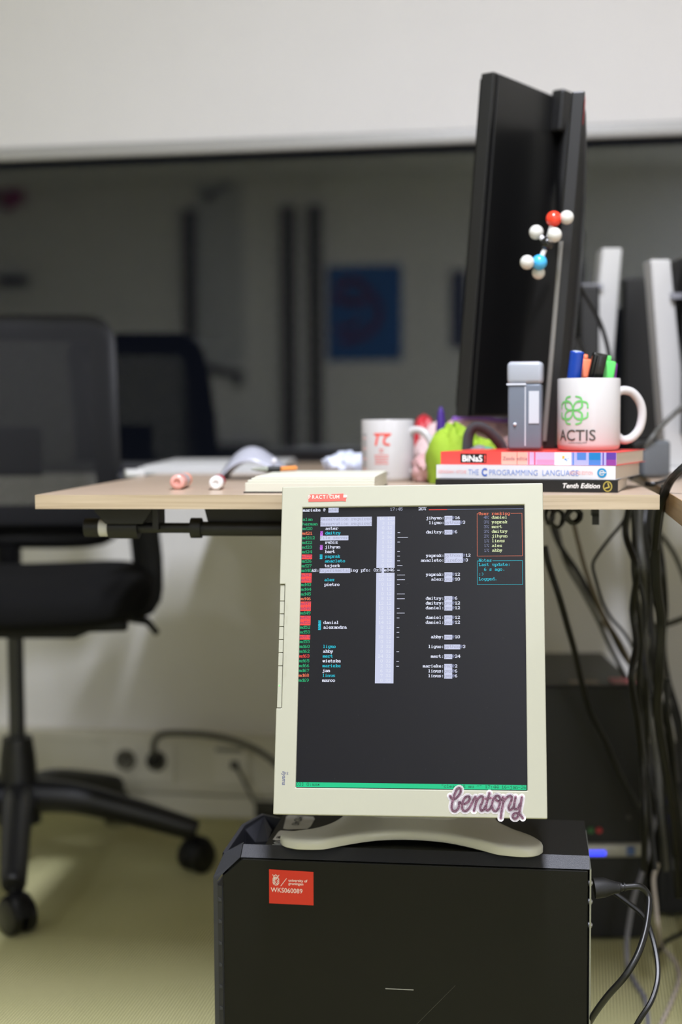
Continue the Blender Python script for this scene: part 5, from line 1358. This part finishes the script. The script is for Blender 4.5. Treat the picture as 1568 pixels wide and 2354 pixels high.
cable('black cable lying across the carpet from the lower right', [atz(1600, 2130, .004), atz(1560, 2150, .004), atz(1530, 2165, .004), atz(1508, 2195, .004)], .0036, BC_)
# bundle hanging between the desks
SPEC = [
 ('thick black cable of the bundle right of the desk corner', [(1530, 1120, 1.86), (1518, 1170, 1.88), (1508, 1260, 1.92), (1510, 1350, 1.95), (1520, 1430, 1.98), (1516, 1540, 2.0), (1512, 1640, 2.05), (1530, 1760, 2.1), (1548, 1900, 2.2), (1560, 2060, 2.3)], .0065, BC_),
 ('black cable leaving the desk corner over the right desk', [(1600, 1050, 1.80), (1560, 1085, 1.80), (1540, 1108, 1.82), (1526, 1140, 1.83), (1514, 1180, 1.85), (1506, 1260, 1.9)], .0055, BC_),
 ('black cable with a kink hanging left of the bundle', [(1450, 1160, 2.2), (1432, 1200, 2.2), (1400, 1240, 2.2), (1374, 1275, 2.2), (1363, 1300, 2.2), (1372, 1340, 2.2), (1386, 1385, 2.25), (1405, 1420, 2.3), (1435, 1455, 2.35), (1460, 1500, 2.4), (1478, 1560, 2.4)], .0026, BC_),
 ('long black cable crossing the far computer from under the desk', [(1252, 1255, 2.1), (1262, 1300, 2.1), (1285, 1370, 2.1), (1305, 1440, 2.15), (1322, 1500, 2.2), (1338, 1570, 2.25), (1358, 1640, 2.3), (1390, 1700, 2.33), (1425, 1780, 2.35), (1470, 1860, 2.36), (1500, 1920, 2.36)], .0048, BC_),
 ('brownish cable sloping down from the coils under the desk', [(1318, 1200, 2.3), (1330, 1250, 2.3), (1346, 1310, 2.3), (1368, 1370, 2.3), (1392, 1425, 2.35), (1425, 1475, 2.4), (1448, 1525, 2.4), (1470, 1580, 2.4)], .0035, mat('cable_brown', '6E6253', 0.5)),
 ('grey cable sloping beside the brown one under the desk', [(1280, 1210, 2.5), (1300, 1290, 2.5), (1340, 1360, 2.5), (1375, 1425, 2.5), (1400, 1480, 2.5), (1440, 1560, 2.5)], .0040, GD),
 ('dark cable running from the desk underside down to the right', [(1265, 1195, 2.4), (1285, 1250, 2.4), (1325, 1310, 2.4), (1360, 1370, 2.4), (1395, 1430, 2.4), (1430, 1500, 2.42), (1470, 1560, 2.42), (1490, 1640, 2.42)], .0045, BC_),
 ('pale cable low beside the far computer', [(1385, 1430, 2.55), (1410, 1455, 2.5), (1432, 1490, 2.45), (1452, 1530, 2.42)], .0042, WC),
 ('black cable arching out to the right behind the bundle', [(1460, 1190, 2.5), (1485, 1205, 2.5), (1515, 1225, 2.5), (1545, 1265, 2.5), (1566, 1310, 2.5), (1590, 1380, 2.5)], .0040, GD),
 ('dark grey cable leaving the bundle sideways to the right', [(1500, 1440, 2.4), (1530, 1436, 2.4), (1560, 1426, 2.4), (1600, 1410, 2.4)], .0050, GD)]
for lb_, pts_, r_, mt in SPEC: cable(lb_, pp(pts_), r_, mt)
random.seed(21)
desc = ['leftmost', 'second from the left', 'third from the left', 'fourth from the left', 'fifth from the left', 'fifth from the right', 'fourth from the right', 'third from the right', 'second from the right', 'rightmost']
for i in range(10):
    x0 = 1442 + i * 8; Y = 2.05 + .035 * i; A_ = random.uniform(-8, 8)
    pts_ = [(x0 + 4, 1165, Y), (x0 + A_, 1230, Y), (x0 + 16 - A_, 1310, Y), (x0 + 14 + A_, 1400, Y + .02), (x0 + 20 - i * 1.5, 1480, Y + .03), (x0 + 18 + A_, 1560, Y + .03), (x0 + 26 + i * 2, 1660, Y + .04), (x0 + 34 + i * 3 - A_, 1760, Y + .05), (x0 + 42 + i * 5, 1880, Y + .05), (x0 + 50 + i * 6 + A_, 2000, Y + .05)]
    pts_ = [pts_[0]] + [(x + random.uniform(-6, 6), y, Y_ + random.uniform(-.02, .02)) for x, y, Y_ in pts_[1:]]
    cable('hanging cable in the bundle below the desk gap, %s at the top' % desc[i], pp(pts_) , .0038 if i % 3 else .0050, BC_ if i % 4 != 3 else GD)
for i, (c0, c1) in enumerate((((1500, 1600), (1530, 1700)), ((1535, 1560), (1545, 1720)))):
    pts_ = [(c0[0], c0[1], 2.2), ((c0[0] + c1[0]) / 2 - 6, (c0[1] + c1[1]) / 2, 2.2), (c1[0], c1[1], 2.22), (c1[0] + 10, c1[1] + 150, 2.25), (c1[0] + 30, c1[1] + 330, 2.3)]
    cable(('black cable falling beside the far computer in front of the bundle', 'black cable at the frame edge falling outside the bundle')[i], pp(pts_), .0048, BC_)
# coils tied up under the desk
def coil(label, cx_, cy_, Y, rx, ry, n, r):
    m = MB(); c = aty(cx_, cy_, Y); s = Y / F_PX; pts_ = []
    for k in range(n * 16 + 1):
        a = 2 * PI * k / 16; pts_.append(c + Vector((math.cos(a) * rx * s + .001 * math.sin(k * 1.3), .002 * k / 8 - .01, math.sin(a) * ry * s * (1 + .05 * math.sin(k)))))
    m.tube(pts_, r, 8); return tag(m.build('cable_coil', BC_), label, 'cable')
coil('oval loop of black cable hanging under the desk, right of the pair', 1318, 1186, 2.0, 15, 16, 4, .0032)
coil('thin oval loop of black cable under the desk, beside the beige monitor', 1280, 1192, 2.05, 14, 20, 3, .0024)
coil('small loop of black cable close to the beige monitor corner', 1262, 1184, 2.1, 8, 20, 2, .0028)
# leads at the wall sockets
def onw(x, y, d): return WM @ on_wall(x, y, d)
q0 = onw(357, 1745, -.056)
pw = thing('plugged_lead', 'dark mains lead arching from the wall socket plug towards the beige monitor', 'cable', q0); T = Matrix.Translation(-q0)
nrm = (WM.to_3x3() @ Vector((0, -1, 0)))
m = MB(); m.M = T; m.tube([q0, q0 + nrm * .02, q0 + nrm * .034], [.017, .016, .011], 18); m.build('plug', BLACKR, pw)
hd_ = [onw(x, y, yy_) for x, y, yy_ in ((357, 1742, -.09), (353, 1716, -.098), (362, 1694, -.10), (385, 1686, -.10), (430, 1686, -.10), (480, 1690, -.11), (540, 1703, -.12), (590, 1724, -.14), (630, 1752, -.16), (670, 1800, -.18), (700, 1870, -.2))]
m = MB(); m.M = T; m.tube(spline(hd_, 5), .0068, 10); m.build('lead', GD, pw)
hd_ = [onw(x, y, yy_) for x, y, yy_ in ((541, 1757, -.056), (545, 1765, -.075), (560, 1795, -.09), (578, 1830, -.10), (594, 1852, -.10), (625, 1862, -.12))]
cable('grey network lead hanging from the data outlet to the floor', hd_, .0040, GD)
# leads on the desks at the right
cable('thin black lead curving down in front of the left silver stand', pp([(1332, 655, 2.35), (1352, 690, 2.35), (1372, 725, 2.35), (1388, 765, 2.35), (1400, 815, 2.35), (1404, 870, 2.35), (1400, 960, 2.35), (1395, 1060, 2.3)]), .0036, BC_)
cable('grey lead crossing the right silver stand down to the adapter', pp([(1620, 880, 2.25), (1568, 935, 2.25), (1540, 960, 2.25), (1515, 985, 2.24), (1500, 1005, 2.23), (1480, 1030, 2.23)]), .0042, GD)
cable('thin black lead lying on the right desk by the desk gap', [atz(1600, 1060, DZ + .004), atz(1560, 1072, DZ + .004), atz(1520, 1085, DZ + .004), atz(1480, 1090, DZ + .004), atz(1450, 1098, DZ + .006)], .0030, BC_)
cable('black lead resting on the right desk edge beside the thick cable', [atz(1600, 1085, DZ + .004), atz(1550, 1098, DZ + .004), atz(1510, 1112, DZ + .004), atz(1486, 1112, DZ + .004)], .0034, BC_)
